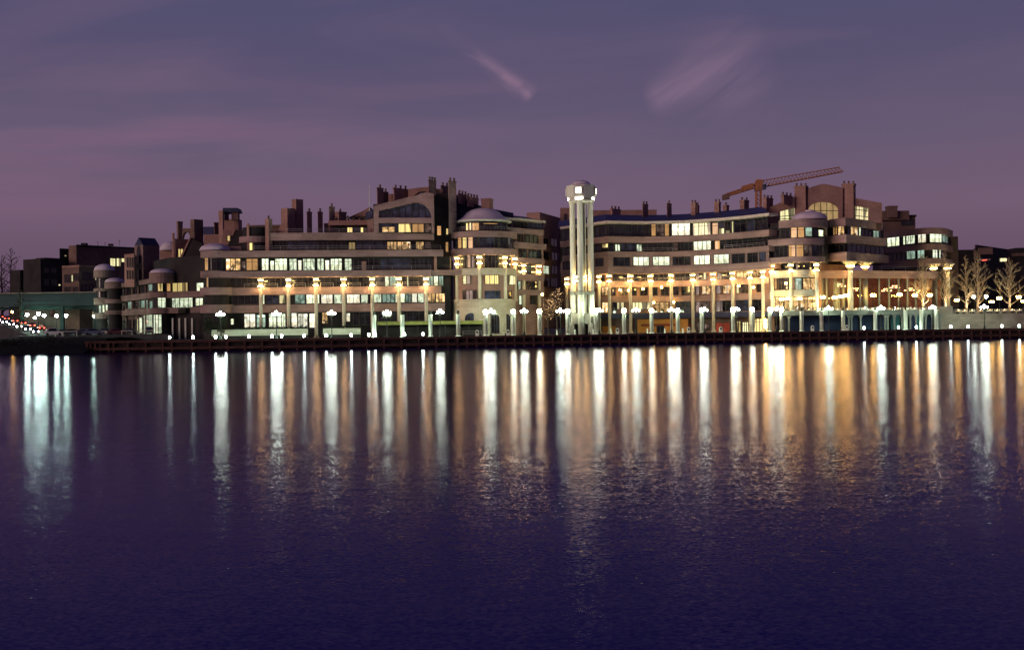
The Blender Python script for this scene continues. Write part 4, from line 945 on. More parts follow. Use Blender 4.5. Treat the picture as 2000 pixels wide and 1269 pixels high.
def pane(pts, mat, name='window', nm=()):
    Y = YE+.7; mb = MB(); q = [P(x, y, Y) for x, y in pts]; o = len(mb.v); mb.v += q; mb.f.append(tuple(range(len(q))))
    x0, z0 = min(v.x for v in q), min(v.z for v in q); mb.uv[0] = [(v.x-x0, v.z-z0) for v in q]
    w = mb.build(name, M[mat], C); f = MB()
    for (xa, ya, xb, yb) in nm:
        pa, pb = P(xa, ya, Y-.08), P(xb, yb, Y-.08); dx = (pb-pa).normalized(); s = Vector((0, 1, 0)).cross(dx).normalized()*.08
        f.wallprism([pa-s, pb-s, pb+s, pa+s], (0, .1, 0))
    f.build('frame', M['frame'], w)
M['crown_l'] = lit('lit_crown', (1.0, .64, .27), .8, 'blind'); 
pane([(1524, 434), (1552, 433), (1552, 406), (1524, 413)], 'cream', nm=[(1533, 434, 1533, 410.5), (1543, 434, 1543, 408), (1524, 423, 1552, 420), (1524, 428, 1552, 427)])
pane([(1579, 430), (1638, 430)]+arch[::-1], 'crown_l', 'arched_window', [(x, 430, x, 410-16*math.sqrt(max(0, 1-((x-1608.5)/29.5)**2))) for x in (1591, 1603, 1615, 1627)]+[(1580, 411.5, 1637, 411.5), (1606, 424, 1606, 418), (1606, 418, 1615, 418)])
pane([(1668, 430), (1697, 432.5), (1697, 405), (1668, 401)], 'cream', nm=[(1678, 431, 1678, 402.5), (1687, 432, 1687, 404), (1668, 409, 1697, 412), (1668, 421, 1697, 424)])
pier(C, 'chimney', 1552, 1573.5, 1578.5, 362, 432, YE-.6, pots=3, al=30); pier(C, 'chimney', 1644.5, 1667, 1671.5, 357.5, 432, YE-.6, pots=3, al=30)
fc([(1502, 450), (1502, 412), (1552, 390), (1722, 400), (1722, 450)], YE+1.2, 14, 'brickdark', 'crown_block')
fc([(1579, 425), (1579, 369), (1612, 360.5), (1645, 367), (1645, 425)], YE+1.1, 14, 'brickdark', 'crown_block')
# round bay with dome, and angled corner block
PBAY = Path(smooth_nodes([(1497, 267.5), (1522, 265.3), (1548, 263), (1575, 262), (1600, 263), (1618, 265.5)], 4), py=480)
PCOR = Path([(1612, 270.5), (1618, 270), (1653, 264.5), (1736, 281)], py=480)
za_ = band(C, PBAY, 1521, 1618, 428, 443, 1575, dep=4); zb_ = band(C, PBAY, 1500, 1610, 465, 477.5, 1560, d0=-.25, dep=3); zc2 = band(C, PBAY, 1503, 1612, 501, 512, 1560, d0=-.1, dep=6)
core(C, PBAY, 1506, 1618, zc2[0], za_[1]-.3, 1.4, 12)
cD = P(1580, 428, 267.5); dome(C, 1581, 268.2, 428.5, 413.5, 4.15)
MB().lathe([(1.0, 0), (1.0, .35), (.2, .5)], P(1581, 413.6, 268.2), 14).build('dome_cap', M['domeroof'], C)
ka = band(C, PCOR, 1620, 1724, 425, 440.5, 1653, d0=.5, dep=3); kb = band(C, PCOR, 1616, 1733, 457.5, 473, 1653, dep=3); kc = band(C, PCOR, 1617, 1736, 492, 508, 1653, d0=-.1, dep=8)
core(C, PCOR, 1621, 1727, kc[0], ka[1]-.3, 1.5, 9)
wins(C, PBAY, [(1503, 1523, 444, 465, 'glass', 1), (1525, 1543, 443, 465, 'glass', 1), (1544.5, 1557, 443, 464.5, 'amber', 0), (1558, 1571, 443, 464, 'amber', 0), (1572.5, 1586, 444, 462, 'teal_l', 0), (1587, 1597, 443, 462, 'glass', 0), (1598, 1608, 449, 462, 'cool', 0), (1609, 1616, 444, 464, 'glass', 0)], 1.4)
wins(C, PBAY, [(1506, 1539, 478, 502, 'glass', 3), (1540, 1554, 478, 501.5, 'amber', 0), (1555, 1569.5, 478, 501.5, 'amber', 0), (1570.5, 1586, 478, 501, 'dim', 1), (1587, 1597, 478, 501, 'glassblue', 0), (1598, 1610, 479, 501, 'glass', 1)], 1.4)
wins(C, PCOR, [(1627, 1636, 440, 459, 'amber', 1), (1637, 1649.5, 440, 459, 'room', 1), (1655, 1660, 440, 459, 'glassblue', 0), (1661, 1675, 441, 460, 'room', 1), (1677, 1681, 442, 461, 'cool', 0), (1682, 1703, 443, 463, 'glass', 2), (1705, 1716.5, 444.5, 464, 'teal_l', 1), (1717, 1722, 446, 465, 'glass', 0)], 1.5)
wins(C, PCOR, [(1622, 1649, 474, 492, 'glass', 2), (1655, 1690, 474, 494, 'glassblue', 3), (1691, 1727, 476, 498, 'glass', 3)], 1.5)
# lower storeys under the bay
core(C, PBAY, 1500, 1660, 6.6, zc2[0], 3.8, 8, 'brick', 'rear_wall')
band(C, PBAY, 1503, 1600, 527, 541, 1560, d0=1.2, dep=3, mat='stone2'); band(C, PBAY, 1503, 1600, 566, 578, 1560, d0=1.2, dep=3, mat='stone2')
wins(C, PBAY, [(1507, 1546, 513, 527, 'glass', 2), (1550, 1600, 513, 527, 'glass', 3), (1507, 1518, 542, 565, 'amber', 1), (1522, 1540, 543, 565, 'dim', 1), (1553, 1566, 543, 566, 'teal_l', 0), (1568, 1592, 543, 566, 'room', 1), (1507, 1530, 580, 604, 'room', 2), (1532, 1560, 580, 604, 'room', 2), (1563, 1595, 580, 604, 'room', 2)], 3.7)
for x in (1107, 1170, 1190, 1231, 1271, 1311, 1353, 1393, 1431, 1465, 1490):
    (X, Y), i = PCC.off(.8).at(x); column(C, X, Y, DECK, zs_[0])
for x in (1508, 1545, 1595): (X, Y), i = PBAY.off(.6).at(x); column(C, X, Y, 6.6, zc2[0])
for x in (1661, 1690): (X, Y), i = PCOR.off(1.0).at(x); column(C, X, Y, 6.6, kc[0], .62, 'flare')
# ================================================================== restaurant hall on a raised terrace
PT2 = Path([(1500, 262.6), (1600, 262.8), (1836, 271.5), (1845, 272)], py=600)
TZ = zz(1600, 611, 262.6)
ter = thing('restaurant_terrace', 'raised white terrace over dark blue arcade panels along the quay', 'terrace', (*PT2.at(1680)[0], DECK))
MB().sweep(PT2.sub(1531, 1832, 605), [(0, TZ-.55), (0, TZ), (26, TZ), (26, TZ-.55)]).build('floor_slab', M['arcade'], ter)
MB().sweep(PT2.sub(1531, 1832, 605), [(.05, TZ), (.05, TZ+.55), (.25, TZ+.55), (.25, TZ)]).build('parapet', M['arcade'], ter)
railing(ter, PT2, 1533, 1830, TZ+.5, .12, .55, 1.4)
core(ter, PT2, 1533, 1832, DECK, TZ-.55, 3.2, 3, 'dark', 'arcade_wall')
for a, b_, m_ in ((1534, 1562, 'bluepanel'), (1570, 1600, 'bluepanel'), (1611, 1641, 'bluepanel'), (1653, 1676, 'bluepanel'), (1681, 1703, 'bluepanel'), (1716, 1732, 'bluepanel'), (1740, 1757, 'tealpanel'), (1776, 1787, 'bluepanel'), (1789, 1796, 'tealpanel'), (1804, 1820, 'bluepanel')):
    pts = PT2.off(2.6).sub(a, b_, 630); MB().sweep(pts, [(0, DECK), (0, TZ-.6), (.1, TZ-.6), (.1, DECK)]).build('arcade_panel', M[m_], ter)
for x in (1541, 1658, 1663, 1681, 1729, 1734, 1747, 1762, 1778, 1789, 1808, 1821, 1836):
    (X, Y), i = PT2.off(.5).at(x, 630); MB().prism([(X-.17, Y-.17), (X+.17, Y-.17), (X+.17, Y+.17), (X-.17, Y+.17)], DECK, TZ-1.3).prism([(X-.17, Y-.17), (X+.17, Y-.17), (X+.17, Y+.17), (X-.17, Y+.17)], TZ-1.3, TZ-.56, [(X-.6, Y-.17), (X+.6, Y-.17), (X+.6, Y+.17), (X-.6, Y+.17)]).build('arcade_post', M['arcade'], ter)
PH = Path([(1604, 270.5), (1655, 270), (1834, 281), (1850, 282)], py=570)
hall = thing('restaurant_hall', 'glazed restaurant hall with white posts and amber chandelier light inside', 'restaurant', (*PH.at(1740)[0], TZ))
zh = band(hall, PH, 1604, 1832, 528, 542.5, 1655, d0=-.3, dep=9, mat='stone', name='roof_beam')
MB().sweep(PH.off(8.5).sub(1600, 1838), [(0, TZ), (0, zh[0]), (.4, zh[0]), (.4, TZ)]).build('rear_wall', M['hallred'], hall)
MB().sweep(PH.sub(1606, 1831), [(.1, zh[0]-.12), (.1, zh[0]-.02), (8.4, zh[0]-.02), (8.4, zh[0]-.12)]).build('ceiling', M['hallred'], hall)
m, t, out = nt('clear_glass'); tr = N(t, 'BsdfTransparent'); gs = N(t, 'BsdfGlossy'); gs.inputs['Roughness'].default_value = .02; fr_ = N(t, 'Fresnel'); mx = N(t, 'MixShader'); L(t, fr_.outputs[0], mx.inputs[0]); L(t, tr.outputs[0], mx.inputs[1]); L(t, gs.outputs[0], mx.inputs[2]); L(t, mx.outputs[0], out.inputs[0]); M['clear'] = m
hp = [1606, 1614, 1632, 1647, 1680, 1717, 1736, 1755, 1772, 1788, 1806, 1829]
for a, b_ in zip(hp, hp[1:]):
    w = win(hall, PH, a+.8, b_-.8, 543, 604, 'clear', .3, 0, False, 'wframe', zs=(zh[0], TZ+.1))
for x in hp:
    (X, Y), i = PH.off(.1).at(x); MB().box(X-.2, X+.2, Y-.2, Y+.2, TZ, zh[0]).build('post', M['arcade'], hall)
MB().sweep(PH.off(4).sub(1617, 1640), [(0, TZ+1.2), (0, zh[0]-.8), (.3, zh[0]-.8), (.3, TZ+1.2)]).build('curtain', M['planter'], hall)
railing(hall, PH, 1722, 1815, zh[1], .5, 1.1, 3)
def chandelier(x, y, Y, lab):
    q = P(x, y, Y); h = thing('chandelier', lab, 'chandelier', q, group='chandeliers hanging in the restaurant hall')
    MB().tube([(q.x, q.y, q.z), (q.x, q.y, zh[0]-.12)], .04).build('rod', M['rail'], h)
    b = MB()
    for rr, zo in ((1.15, 0), (.65, .45)): b.tube([(q.x+rr*math.cos(a), q.y+rr*math.sin(a), q.z+zo) for a in [2*math.pi*k/14 for k in range(15)]], .05, n=5)
    b.build('ring', M['rail'], h)
    for rr, zo, n in ((1.15, .15, 7), (.65, .6, 5)):
        for k in range(n): a = 2*math.pi*k/n+rr; MB().ball((q.x+rr*math.cos(a), q.y+rr*math.sin(a), q.z+zo), .09, 6, 4).build('bulb', M['g_chan'], h)
for k, (x, y) in enumerate(((1642, 560), (1671, 568), (1732, 569), (1748, 563), (1776, 568), (1800, 572))):
    chandelier(x, y, PH.off(3.2+(k % 2)*1.5).Y(x), f'amber ring chandelier in the restaurant hall, {ORD[k]} counting away from the domed bay')
for k, x in enumerate((1824, 1851)):
    (X, Y), i = PH.off(1.5).at(x); c_ = thing('flared_column', ['tall flared column at the corner of the restaurant hall, lit at its head', 'tall flared column standing alone behind the second bare tree'][k], 'column', (X, Y, TZ), group='free flared columns by the restaurant hall')
    column(c_, X, Y, TZ, zz(x, 514.5, Y), .55, 'flare')
# ================================================================== office wing with rounded corner
PD = Path(smooth_nodes([(1712, 313), (1775, 301), (1810, 296), (1838, 297), (1852, 301), (1862, 309)], 4), py=480)
D = thing('office_wing', 'low office wing with rounded end and pale green lit windows behind the bare trees', 'building', (*PD.at(1800)[0], 0))
d1 = band(D, PD, 1716, 1861, 445, 457, 1805, dep=4); d2 = band(D, PD, 1716, 1861, 476.5, 488, 1805, dep=4); d3 = band(D, PD, 1716, 1861, 505, 520, 1805, dep=4)
core(D, PD, 1720, 1860, 6, d1[1]-.3, 1.1, 12)
wins(D, PD, [(1733, 1757, 463.5, 481, 'cool', 2), (1759, 1763, 461, 479, 'glass', 0), (1764, 1768.5, 460, 478, 'cool', 0), (1770, 1787.5, 459, 476.5, 'cool', 1), (1793, 1809, 456, 474, 'white_l', 1), (1815.5, 1839, 455.5, 473.5, 'cool', 2), (1840, 1851, 457, 474, 'teal_l', 1), (1734, 1769, 492, 512, 'glass', 3), (1771, 1788, 488.5, 506, 'teal_l', 1), (1792, 1806, 488, 505, 'teal_l', 1), (1821, 1831, 487.5, 504, 'cool', 1), (1833.5, 1837.5, 488, 504.5, 'cool', 0), (1839, 1856, 490, 505, 'glass', 1)], 1.1)
pier(D, 'side_block', 1850, 1850, 1872, 462, 600, 312, 'brickdark', cap=False)
# ================================================================== blocks behind
lk = thing('brick_link_block', 'plain brown brick block closing the gap behind the white tower', 'building', P(1075, 600, 312))
pier(lk, 'wall', 1030, 1056, 1096, 414.5, 640, 305, 'brick', cap=False, al=20); pier(lk, 'wall', 1096, 1096, 1116, 406, 640, 310, 'brick', cap=False); pier(lk, 'wall', 1150, 1150, 1283, 411, 470, 312, 'brick', cap=False)
a_ = corner(1030, 1056, 1096, 305, 527, 20); PL2 = Path(pts=[(a_[0].x, a_[0].y-.05), (a_[1].x, a_[1].y-.05)])
wins(lk, PL2, [(1060, 1072, 519, 535, 'cool', 1), (1061, 1070, 466, 481, 'glass', 1), (1076, 1088, 466, 481, 'glass', 1), (1062, 1071, 493, 508, 'glass', 1), (1077, 1089, 493, 508, 'glass', 1), (1077, 1089, 519, 535, 'glass', 1), (1061, 1074, 543, 560, 'glass', 2), (1076, 1089, 543, 560, 'glass', 2)], -.02)
win(lk, Path([(1096, 309.95), (1116, 309.95)]), 1102, 1106, 418, 442, 'glass', -.02, 0)
ub = thing('dark_roof_block', 'dark stepped rooftop block with a small turret behind the brick crown', 'building', P(1755, 600, 318))
pier(ub, 'wall', 1722, 1722, 1789, 421, 640, 318, 'brickdark', cap=False); pier(ub, 'wall', 1722, 1722, 1776, 412, 430, 317, 'brickdark', cap=False); pier(ub, 'turret', 1735, 1735, 1753, 402, 425, 316, 'brickdark'); pier(ub, 'parapet', 1752, 1752, 1790, 420, 424, 317.5, 'dark', cap=False)
PU = Path([(1720, 317.9), (1800, 317.9)]); win(ub, PU, 1760, 1784, 428, 440, 'glass', 0, 3)
lo = thing('low_dark_building', 'long low dark building with one bright strip window at the far end of the terrace', 'building', P(1940, 600, 380))
pier(lo, 'wall', 1905, 1908, 1986, 478, 640, 380, 'dark', cap=False); pier(lo, 'wall', 1986, 1986, 2080, 484, 640, 384, 'dark', cap=False); pier(lo, 'brick_wall', 1862, 1862, 1912, 488, 640, 386, 'dark', cap=False); pier(lo, 'facade_panel', 1912, 1912, 1939, 484, 497, 379.6, 'brickdark', cap=False); pier(lo, 'facade_panel', 1986, 1986, 2010, 494, 500, 383.5, 'brickdark', cap=False)
PLO = Path([(1900, 379.4), (2080, 383.4)])
wins(lo, PLO, [(1951.5, 1966.5, 504, 511, 'cream', 1), (1913, 1935, 505, 509, 'dim', 2)], -.1)
MB().wallprism([P(1918, 508, 379), P(1928, 506.5, 379), P(1928, 508.4, 379), P(1918, 509.8, 379)], (0, .1, 0)).build('neon_sign', M['g_red'], lo)
# town behind, left of the terrace building
hb = thing('dark_hall', 'long flat dark hall with one bright window behind the domed bays', 'building', P(205, 600, 400))
pier(hb, 'wall', 135, 150, 266, 479, 645, 400, 'brickdark', cap=False, al=30); pier(hb, 'parapet', 149, 149.2, 264, 477.5, 481, 399.5, 'dark', cap=False)
ah = corner(135, 150, 266, 400, 560, 30); PHB = Path(pts=[(ah[0].x, ah[0].y-.1), (ah[1].x, ah[1].y-.1)])
wins(hb, PHB, [(215, 226, 504.5, 520, 'cream', 1), (227.5, 236, 504.5, 520, 'cream', 0), (237, 243, 504.5, 512, 'cream', 0)], -.1)
pier(hb, 'roof_unit', 211, 211, 219, 476, 480, 402, 'dark', cap=False); pier(hb, 'roof_unit', 158, 158, 168, 474.5, 480, 402, 'dark', cap=False)
for x, yt in ((191, 471), (233, 468), (205, 473)):
    f = MB(); f.tube([P(x, 480, 401), P(x, yt, 401)], .07, n=4); f.tube([P(x-2, yt+2, 401), P(x+2, yt+2, 401)], .04, n=4); f.build('antenna', M['metal'], hb)
pb = thing('stair_block', 'narrow dark stair block standing left of the long flat hall', 'building', P(126, 600, 402)); pier(pb, 'wall', 117, 118, 137, 485, 640, 402, 'dark', cap=False); win(pb, Path([(110, 401.9), (140, 401.9)]), 126, 130, 498, 501, 'cream', -.1, 0)
bb = thing('brick_office', 'three storey brown brick office with wide dark windows beside the overpass', 'building', P(155, 620, 362))
pier(bb, 'wall', 122, 155, 195, 519, 645, 362, 'brickdark', cap=False, al=28)
ab = corner(122, 155, 195, 362, 582, 28); PBB = Path(pts=[(ab[3].x, ab[3].y-.06), (ab[0].x, ab[0].y-.06)]); PBR = Path(pts=[(ab[0].x, ab[0].y-.06), (ab[1].x, ab[1].y-.06)])
wins(bb, PBB, [(126, 138, 536, 552, 'glass', 1), (139.5, 143, 537, 550, 'cream', 0), (144, 153, 534, 548, 'glass', 1), (126, 138, 560, 572, 'glass', 1), (142, 152, 560, 572, 'glass', 1)], -.02)
wins(bb, PBR, [(161, 182, 532, 546, 'glass', 2), (185.5, 190, 534, 547, 'cream', 0), (161, 182, 556, 568, 'glass', 2)], -.02)
pier(bb, 'parapet', 121, 155, 196, 517.5, 521, 361.7, 'brick', cap=False, al=28)
ob = thing('old_warehouse', 'dark low warehouse with stepped roof at the edge of town', 'building', P(85, 620, 390))
pier(ob, 'wall', 46, 80, 127, 505, 645, 390, 'dark', cap=False, al=30); pier(ob, 'wall', 70, 88, 128, 503, 520, 396, 'dark', cap=False, al=30); pier(ob, 'wall', 20, 40, 66, 527, 645, 398, 'dark', cap=False, al=30)
aw_ = corner(46, 80, 127, 390, 575, 30); POB = Path(pts=[(aw_[0].x, aw_[0].y-.06), (aw_[1].x, aw_[1].y-.06)])
wins(ob, POB, [(86, 96, 523, 533, 'glass', 1), (100, 110, 523, 533, 'glass', 1), (86, 96, 545, 558, 'glass', 1), (100, 112, 545, 558, 'glass', 1), (114, 119, 555, 558, 'cream', 0)], -.02)
# ================================================================== overpass
ov = thing('overpass', 'teal steel girder overpass crossing behind the car park', 'bridge', P(90, 640, 352))
PO = Path([(-70, 352), (212, 350)], py=590)
def oz(y): return zz(100, y, 352)
pts = PO.sub(-60, 212, 590)
MB().sweep(pts, [(0, oz(597)), (0, oz(575)), (.4, oz(575)), (.4, oz(597))]).build('girder', M['teal'], ov)
b = MB()
for y in (575, 581, 589, 597): b.sweep(pts, [(-.3, oz(y)-.12), (-.3, oz(y)+.12), (.0, oz(y)+.12), (.0, oz(y)-.12)])
b.build('flange', M['teal'], ov)
MB().sweep(pts, [(-.8, oz(573)), (-.8, oz(571)), (12, oz(571)), (12, oz(573))]).build('road_deck', M['concrete'], ov)
MB().sweep(pts, [(3, oz(604)), (3, oz(598)), (4, oz(598)), (4, oz(604))]).build('cross_beam', M['teal'], ov)
for x in (40, 120, 186): (X, Y), i = PO.at(x, 600); MB().box(X-.5, X+.5, Y+.1, Y+1.3, DECK, oz(597)).build('pillar', M['teal'], ov)
uo = thing('underpass_shops', 'row of lit shop fronts under the teal overpass', 'shop row', P(150, 640, 366)); PUO = Path([(40, 366), (200, 366)], py=612)
core(uo, PUO, 44, 196, DECK, oz(603), .5, 6, 'concrete')
wins(uo, PUO, [(141, 155, 606, 620, 'room', 1), (163, 185, 608, 619, 'cream', 3), (124, 136, 596, 602, 'warm', 2), (97, 107, 606, 618, 'dim', 1)], .5)
TOW = 'the white tower'
# ------------------------------------------------------------------ five-globe street lamps
def lamp_proto():
    r = thing('street_lamp', '', 'street lamp'); H = 5.55
    MB().lathe([(.30, 0), (.30, .25), (.22, .4), (.16, .9), (.13, 1.0)], n=10).build('lamp_base', M['metal'], r)
    MB().lathe([(.10, .95), (.075, H-.75), (.12, H-.7), (.06, H-.55), (.05, H-.25)], n=10).build('post', M['metal'], r)
    for k in range(4):
        a = math.pi/2*k+.35; c, s = math.cos(a), math.sin(a)
        MB().tube([(0, 0, H-.8), (c*.3, s*.3, H-.95), (c*.62, s*.62, H-.85), (c*.72, s*.72, H-.58)], .035, n=5).build('arm', M['metal'], r)
        MB().ball((c*.72, s*.72, H-.36), .2, 10, 7).build('globe', M['g_cool'], r, True)
    MB().ball((0, 0, H), .24, 10, 7).build('globe', M['g_cool'], r, True)
    return r
LP = [431, 540, 648, 756, 860, 959, 1024, 1095, 1171, 1243, 1312, 1376, 1439, 1517, 1619, 1721, 1822, 1923]
locs = [(*DOCK.off(2.6).at(x, 650)[0], DECK) for x in LP]
spots(lamp_proto(), locs, around('five-globe quay street lamp', LP, 1137, TOW), 'five-globe street lamps along the quay', [random.uniform(0, 1.5) for _ in LP])
# ------------------------------------------------------------------ white pylons
def pylon_proto(lit_):
    r = thing('white_pylon', '', 'pylon'); H = 4.75
    MB().lathe([(.60, 0), (.60, .18), (.47, .25)], n=16).build('base', M['white'], r)
    MB().lathe([(.44, .2), (.44, H-.15), (.5, H-.12), (.5, H)], n=20).build('shaft', M['white'], r, True)
    if lit_:
        MB().lathe([(.34, H), (.46, H+.25), (.46, H+.6), (.3, H+.85), (.05, H+.92)], n=14).build('lamp', M['g_pyl'], r, True)
    else:
        MB().lathe([(.2, H), (.16, H+.2), (.26, H+.35), (.22, H+.65), (.04, H+.9)], n=10).build('finial', M['metal'], r)
    return r
PYL = [949, 1003, 1054, 1109, 1164, 1219, 1273, 1324, 1371, 1432, 1470, 1504, 1527]
PYD = [731, 786, 841, 895]; PYE = [1566, 1605, 1647, 1710, 1769, 1800, 1829]
PO_ = DOCK.off(4.3)
g = 'white round pylons along the quay'
spots(pylon_proto(True), [(*PO_.at(x, 650)[0], DECK) for x in PYL], around('round white pylon with glowing lamp top', PYL, 1137, TOW), g)
pd = pylon_proto(False)
spots(pd, [(*PO_.at(x, 650)[0], DECK) for x in PYD], [f'white pylon with dark finial before the lit-edge lawn, {ORD[k]} from the long planter' for k in range(4)], g)
spots(copy_tree(pd), [(*(DOCK.off(3.6) if x < 1660 else PO_).at(x, 650)[0], DECK) for x in PYE], [f'white pylon with dark finial before the blue arcade, {ORD[k]} from the tower side' for k in range(7)], g)
# ------------------------------------------------------------------ bollards
def bollard_proto():
    r = thing('light_bollard', '', 'bollard light')
    MB().lathe([(.2, 0), (.2, .35), (.16, .4)], n=12).build('base', M['metal'], r)
    MB().lathe([(.17, .4), (.2, .5), (.2, .78), (.15, .9), (.03, .95)], n=12).build('lamp', M['g_bol'], r, True)
    MB().lathe([(.27, .95), (.22, 1.02), (.03, 1.1)], n=12).build('cap', M['white'], r)
    return r
BL = [331, 377, 421, 441, 486, 531, 550, 594, 637, 686, 720, 733, 790, 826, 1688, 1755, 1790, 1857, 1891, 1957, 1991]
spots(bollard_proto(), [(*DOCK.off(2.2 if x < 1650 else 3.4).at(x, 655)[0], DECK) for x in BL], around('glowing quay-edge bollard light', BL, 1137, TOW), 'bollard lights along the quay edge')
def marker_proto():
    r = thing('round_topped_post', '', 'marker post')
    MB().wallprism([(-.36, -.14, 0), (.36, -.14, 0)]+[(.36*math.cos(math.pi*k/10), -.14, 1.0+.42*math.sin(math.pi*k/10)) for k in range(11)], (0, .28, 0)).build('panel', M['white'], r)
    MB().lathe([(.23, 0), (.23, .03), (.1, .03), (.1, 0)], (0, 0, 0), 16).build('ring', M['metal'], r)
    o = r.children[-1]; o.rotation_euler = (math.pi/2, 0, 0); o.location = (0, -.145, .92)
    return r
MK = [932, 992, 1206, 1345, 1408, 1587, 1654]
spots(marker_proto(), [(*DOCK.off(2.0).at(x, 655)[0], DECK) for x in MK], around('small round-topped white marker post', MK, 1137, TOW), 'round-topped marker posts on the quay')
def stub_proto():
    r = thing('white_bollard', '', 'bollard')
    MB().lathe([(.24, 0), (.22, .1), (.19, .15), (.17, .95), (.2, 1.0), (.12, 1.12), (.02, 1.15)], n=12).build('post', M['white'], r, True)
    MB().lathe([(.3, 0), (.3, .06)], n=12).build('base', M['concrete'], r)
    return r
SB = [1088, 1123, 1159, 1194, 1265, 1299, 1334]
spots(stub_proto(), [(*DOCK.off(3.0).at(x, 655)[0], DECK) for x in SB], around('short plain white bollard without a light', SB, 1137, TOW), 'short white bollards on the quay')
# ------------------------------------------------------------------ floodlights on the tower
def flood(name, loc, aim, power, col, label, group, ang=50, size=.25):
    r = thing(name, label, 'floodlight', loc, group=group)
    b = MB(); l = Vector(loc); b.box(l.x-.2, l.x+.2, l.y-.2, l.y+.2, l.z, l.z+.12); b.tube([l+Vector((0, 0, .1)), l+Vector((0, 0, .32))], .06); b.build('foot', M['metal'], r)
    d = (Vector(aim)-l).normalized(); b = MB(); b.tube([l+Vector((0, 0, .34))-d*.2, l+Vector((0, 0, .34))+d*.12], .17, .22, 10); b.build('housing', M['metal'], r)
    la = bpy.data.lights.new('flood_lamp', 'SPOT'); la.energy = power; la.color = col; la.spot_size = math.radians(ang); la.spot_blend = 1.0; la.shadow_soft_size = size
    o = bpy.data.objects.new('flood_lamp', la); COL.objects.link(o); o.parent = r
    o.location = d*.35+Vector((0, 0, .34)); o.rotation_euler = d.to_track_quat('-Z', 'Y').to_euler()
    return r
for k, (dx, dy, pw_, aim) in enumerate(((-17, -5.5, 9500, 31), (1.0, -7.0, 2200, 35), (17, -5.0, 5500, 31))):
    flood('floodlight', (TX.x+dx, TX.y+dy, DECK+.02), (TX.x, TX.y, aim), pw_, (1.0, .96, .78), ['black floodlight aimed up at the white tower, car park side', 'black floodlight aimed up at the white tower from directly in front', 'black floodlight aimed up at the white tower, restaurant side'][k], 'floodlights on the white tower', 46 if k != 1 else 34)
# ------------------------------------------------------------------ trees
def grow(rnd, H, trunk_r, spread, n1=24, up=.75, base=.12, twigs=6, droop=0.0, ball=False):
    """bare winter tree: trunk path plus side limbs and twigs (local space)"""
    tr, cr = MB(), MB()
    pts = [Vector((rnd.gauss(0, .04)*k, rnd.gauss(0, .04)*k, H*k/7)) for k in range(8)]
    tr.tube(pts, trunk_r, .04, 7); tr.lathe([(trunk_r*1.7, -.05), (trunk_r*1.15, .35)], (0, 0, 0), 8)
    tips = []
    for k in range(n1):
        f = base+(1-base)*((k+rnd.random()*.6)/n1)**.9; z = H*f; i = min(6, int(f*7)); p = pts[i].lerp(pts[i+1], min(1, f*7-i))
        a = k*2.4+rnd.uniform(-.4, .4); l = spread*(1.02-f)**.7*rnd.uniform(.7, 1.1)*(min(1, .55+f*2))
        if ball: l = spread*(.35+.75*math.sin(math.pi*min(1, (f-base)/(1-base)*.9+.1)))
        d = Vector((math.cos(a), math.sin(a), up+rnd.uniform(-.15, .3))).normalized()
        q = [p]
        for s in range(4):
            d = (d+Vector((rnd.gauss(0, .2), rnd.gauss(0, .2), rnd.gauss(.10, .12)-droop))).normalized(); q.append(q[-1]+d*l/4)
        r0 = max(.05, trunk_r*.45*(1-f*.7)); cr.tube(q, r0, .022, 5); tips += q[2:]
        for s in range(twigs):
            j = rnd.randint(1, 3); w = q[j].lerp(q[j+1], rnd.random()); e = (d+Vector((rnd.gauss(0, .65), rnd.gauss(0, .65), rnd.uniform(0, .5)))).normalized()
            tl = l*rnd.uniform(.25, .6); m_ = w+e*tl*.5+Vector((0, 0, .05)); cr.tube([w, m_, w+e*tl+Vector((0, 0, .12*tl))], .045, .02, 4); tips.append(m_)
            for _ in range(2):
                e2 = (e+Vector((rnd.gauss(0, .6), rnd.gauss(0, .6), rnd.uniform(0, .4)))).normalized(); cr.tube([m_, m_+e2*tl*.55], .03, .014, 3)
    return tr, cr, tips
def tree(name, label, x, ybase, ytop, Y, spread, mat, seed, group, zb=None, **k):
    rnd = random.Random(seed); q = P(x, ybase, Y)
    if zb is not None: q.z = zb
    H = zz(x, ytop, Y)-q.z
    r = thing(name, label, 'tree', (0, 0, 0), group=group); tr, cr, tips = grow(rnd, H, H*.024, spread, **k)
    t_ = tr.build('trunk', M[mat], r, True); c_ = cr.build('crown', M[mat], r, True); r.location = q
    return r, tips, q
UT = zz(1930, 612, 275)
for k, (x, yt, Y, sp) in enumerate(((1803, 497, 276, 4.4), (1846, 490, 279, 5.2), (1887, 500, 282, 4.4), (1910, 492, 280, 5.6), (1972, 505, 280, 6.2))):
    r, tips, q = tree('bare_tree', f'uplit leafless tree on the restaurant terrace, {ORD[k]} counting outward from the glazed hall', x, 605, yt, Y, sp, 'bark', 50+k, 'bare trees lit from below on the terrace', zb=(TZ if x < 1830 else UT), n1=30, up=.85, twigs=8)
    flood('tree_uplight', (q.x+.5, q.y-1.3, q.z+.02), (q.x, q.y, q.z+6), [4500, 4200, 3200, 1300, 2200][k], (1.0, .76, .46), f'small warm ground spotlight at the foot of the {ORD[k]} bare terrace tree', 'ground spotlights under the bare trees', 85, .1)
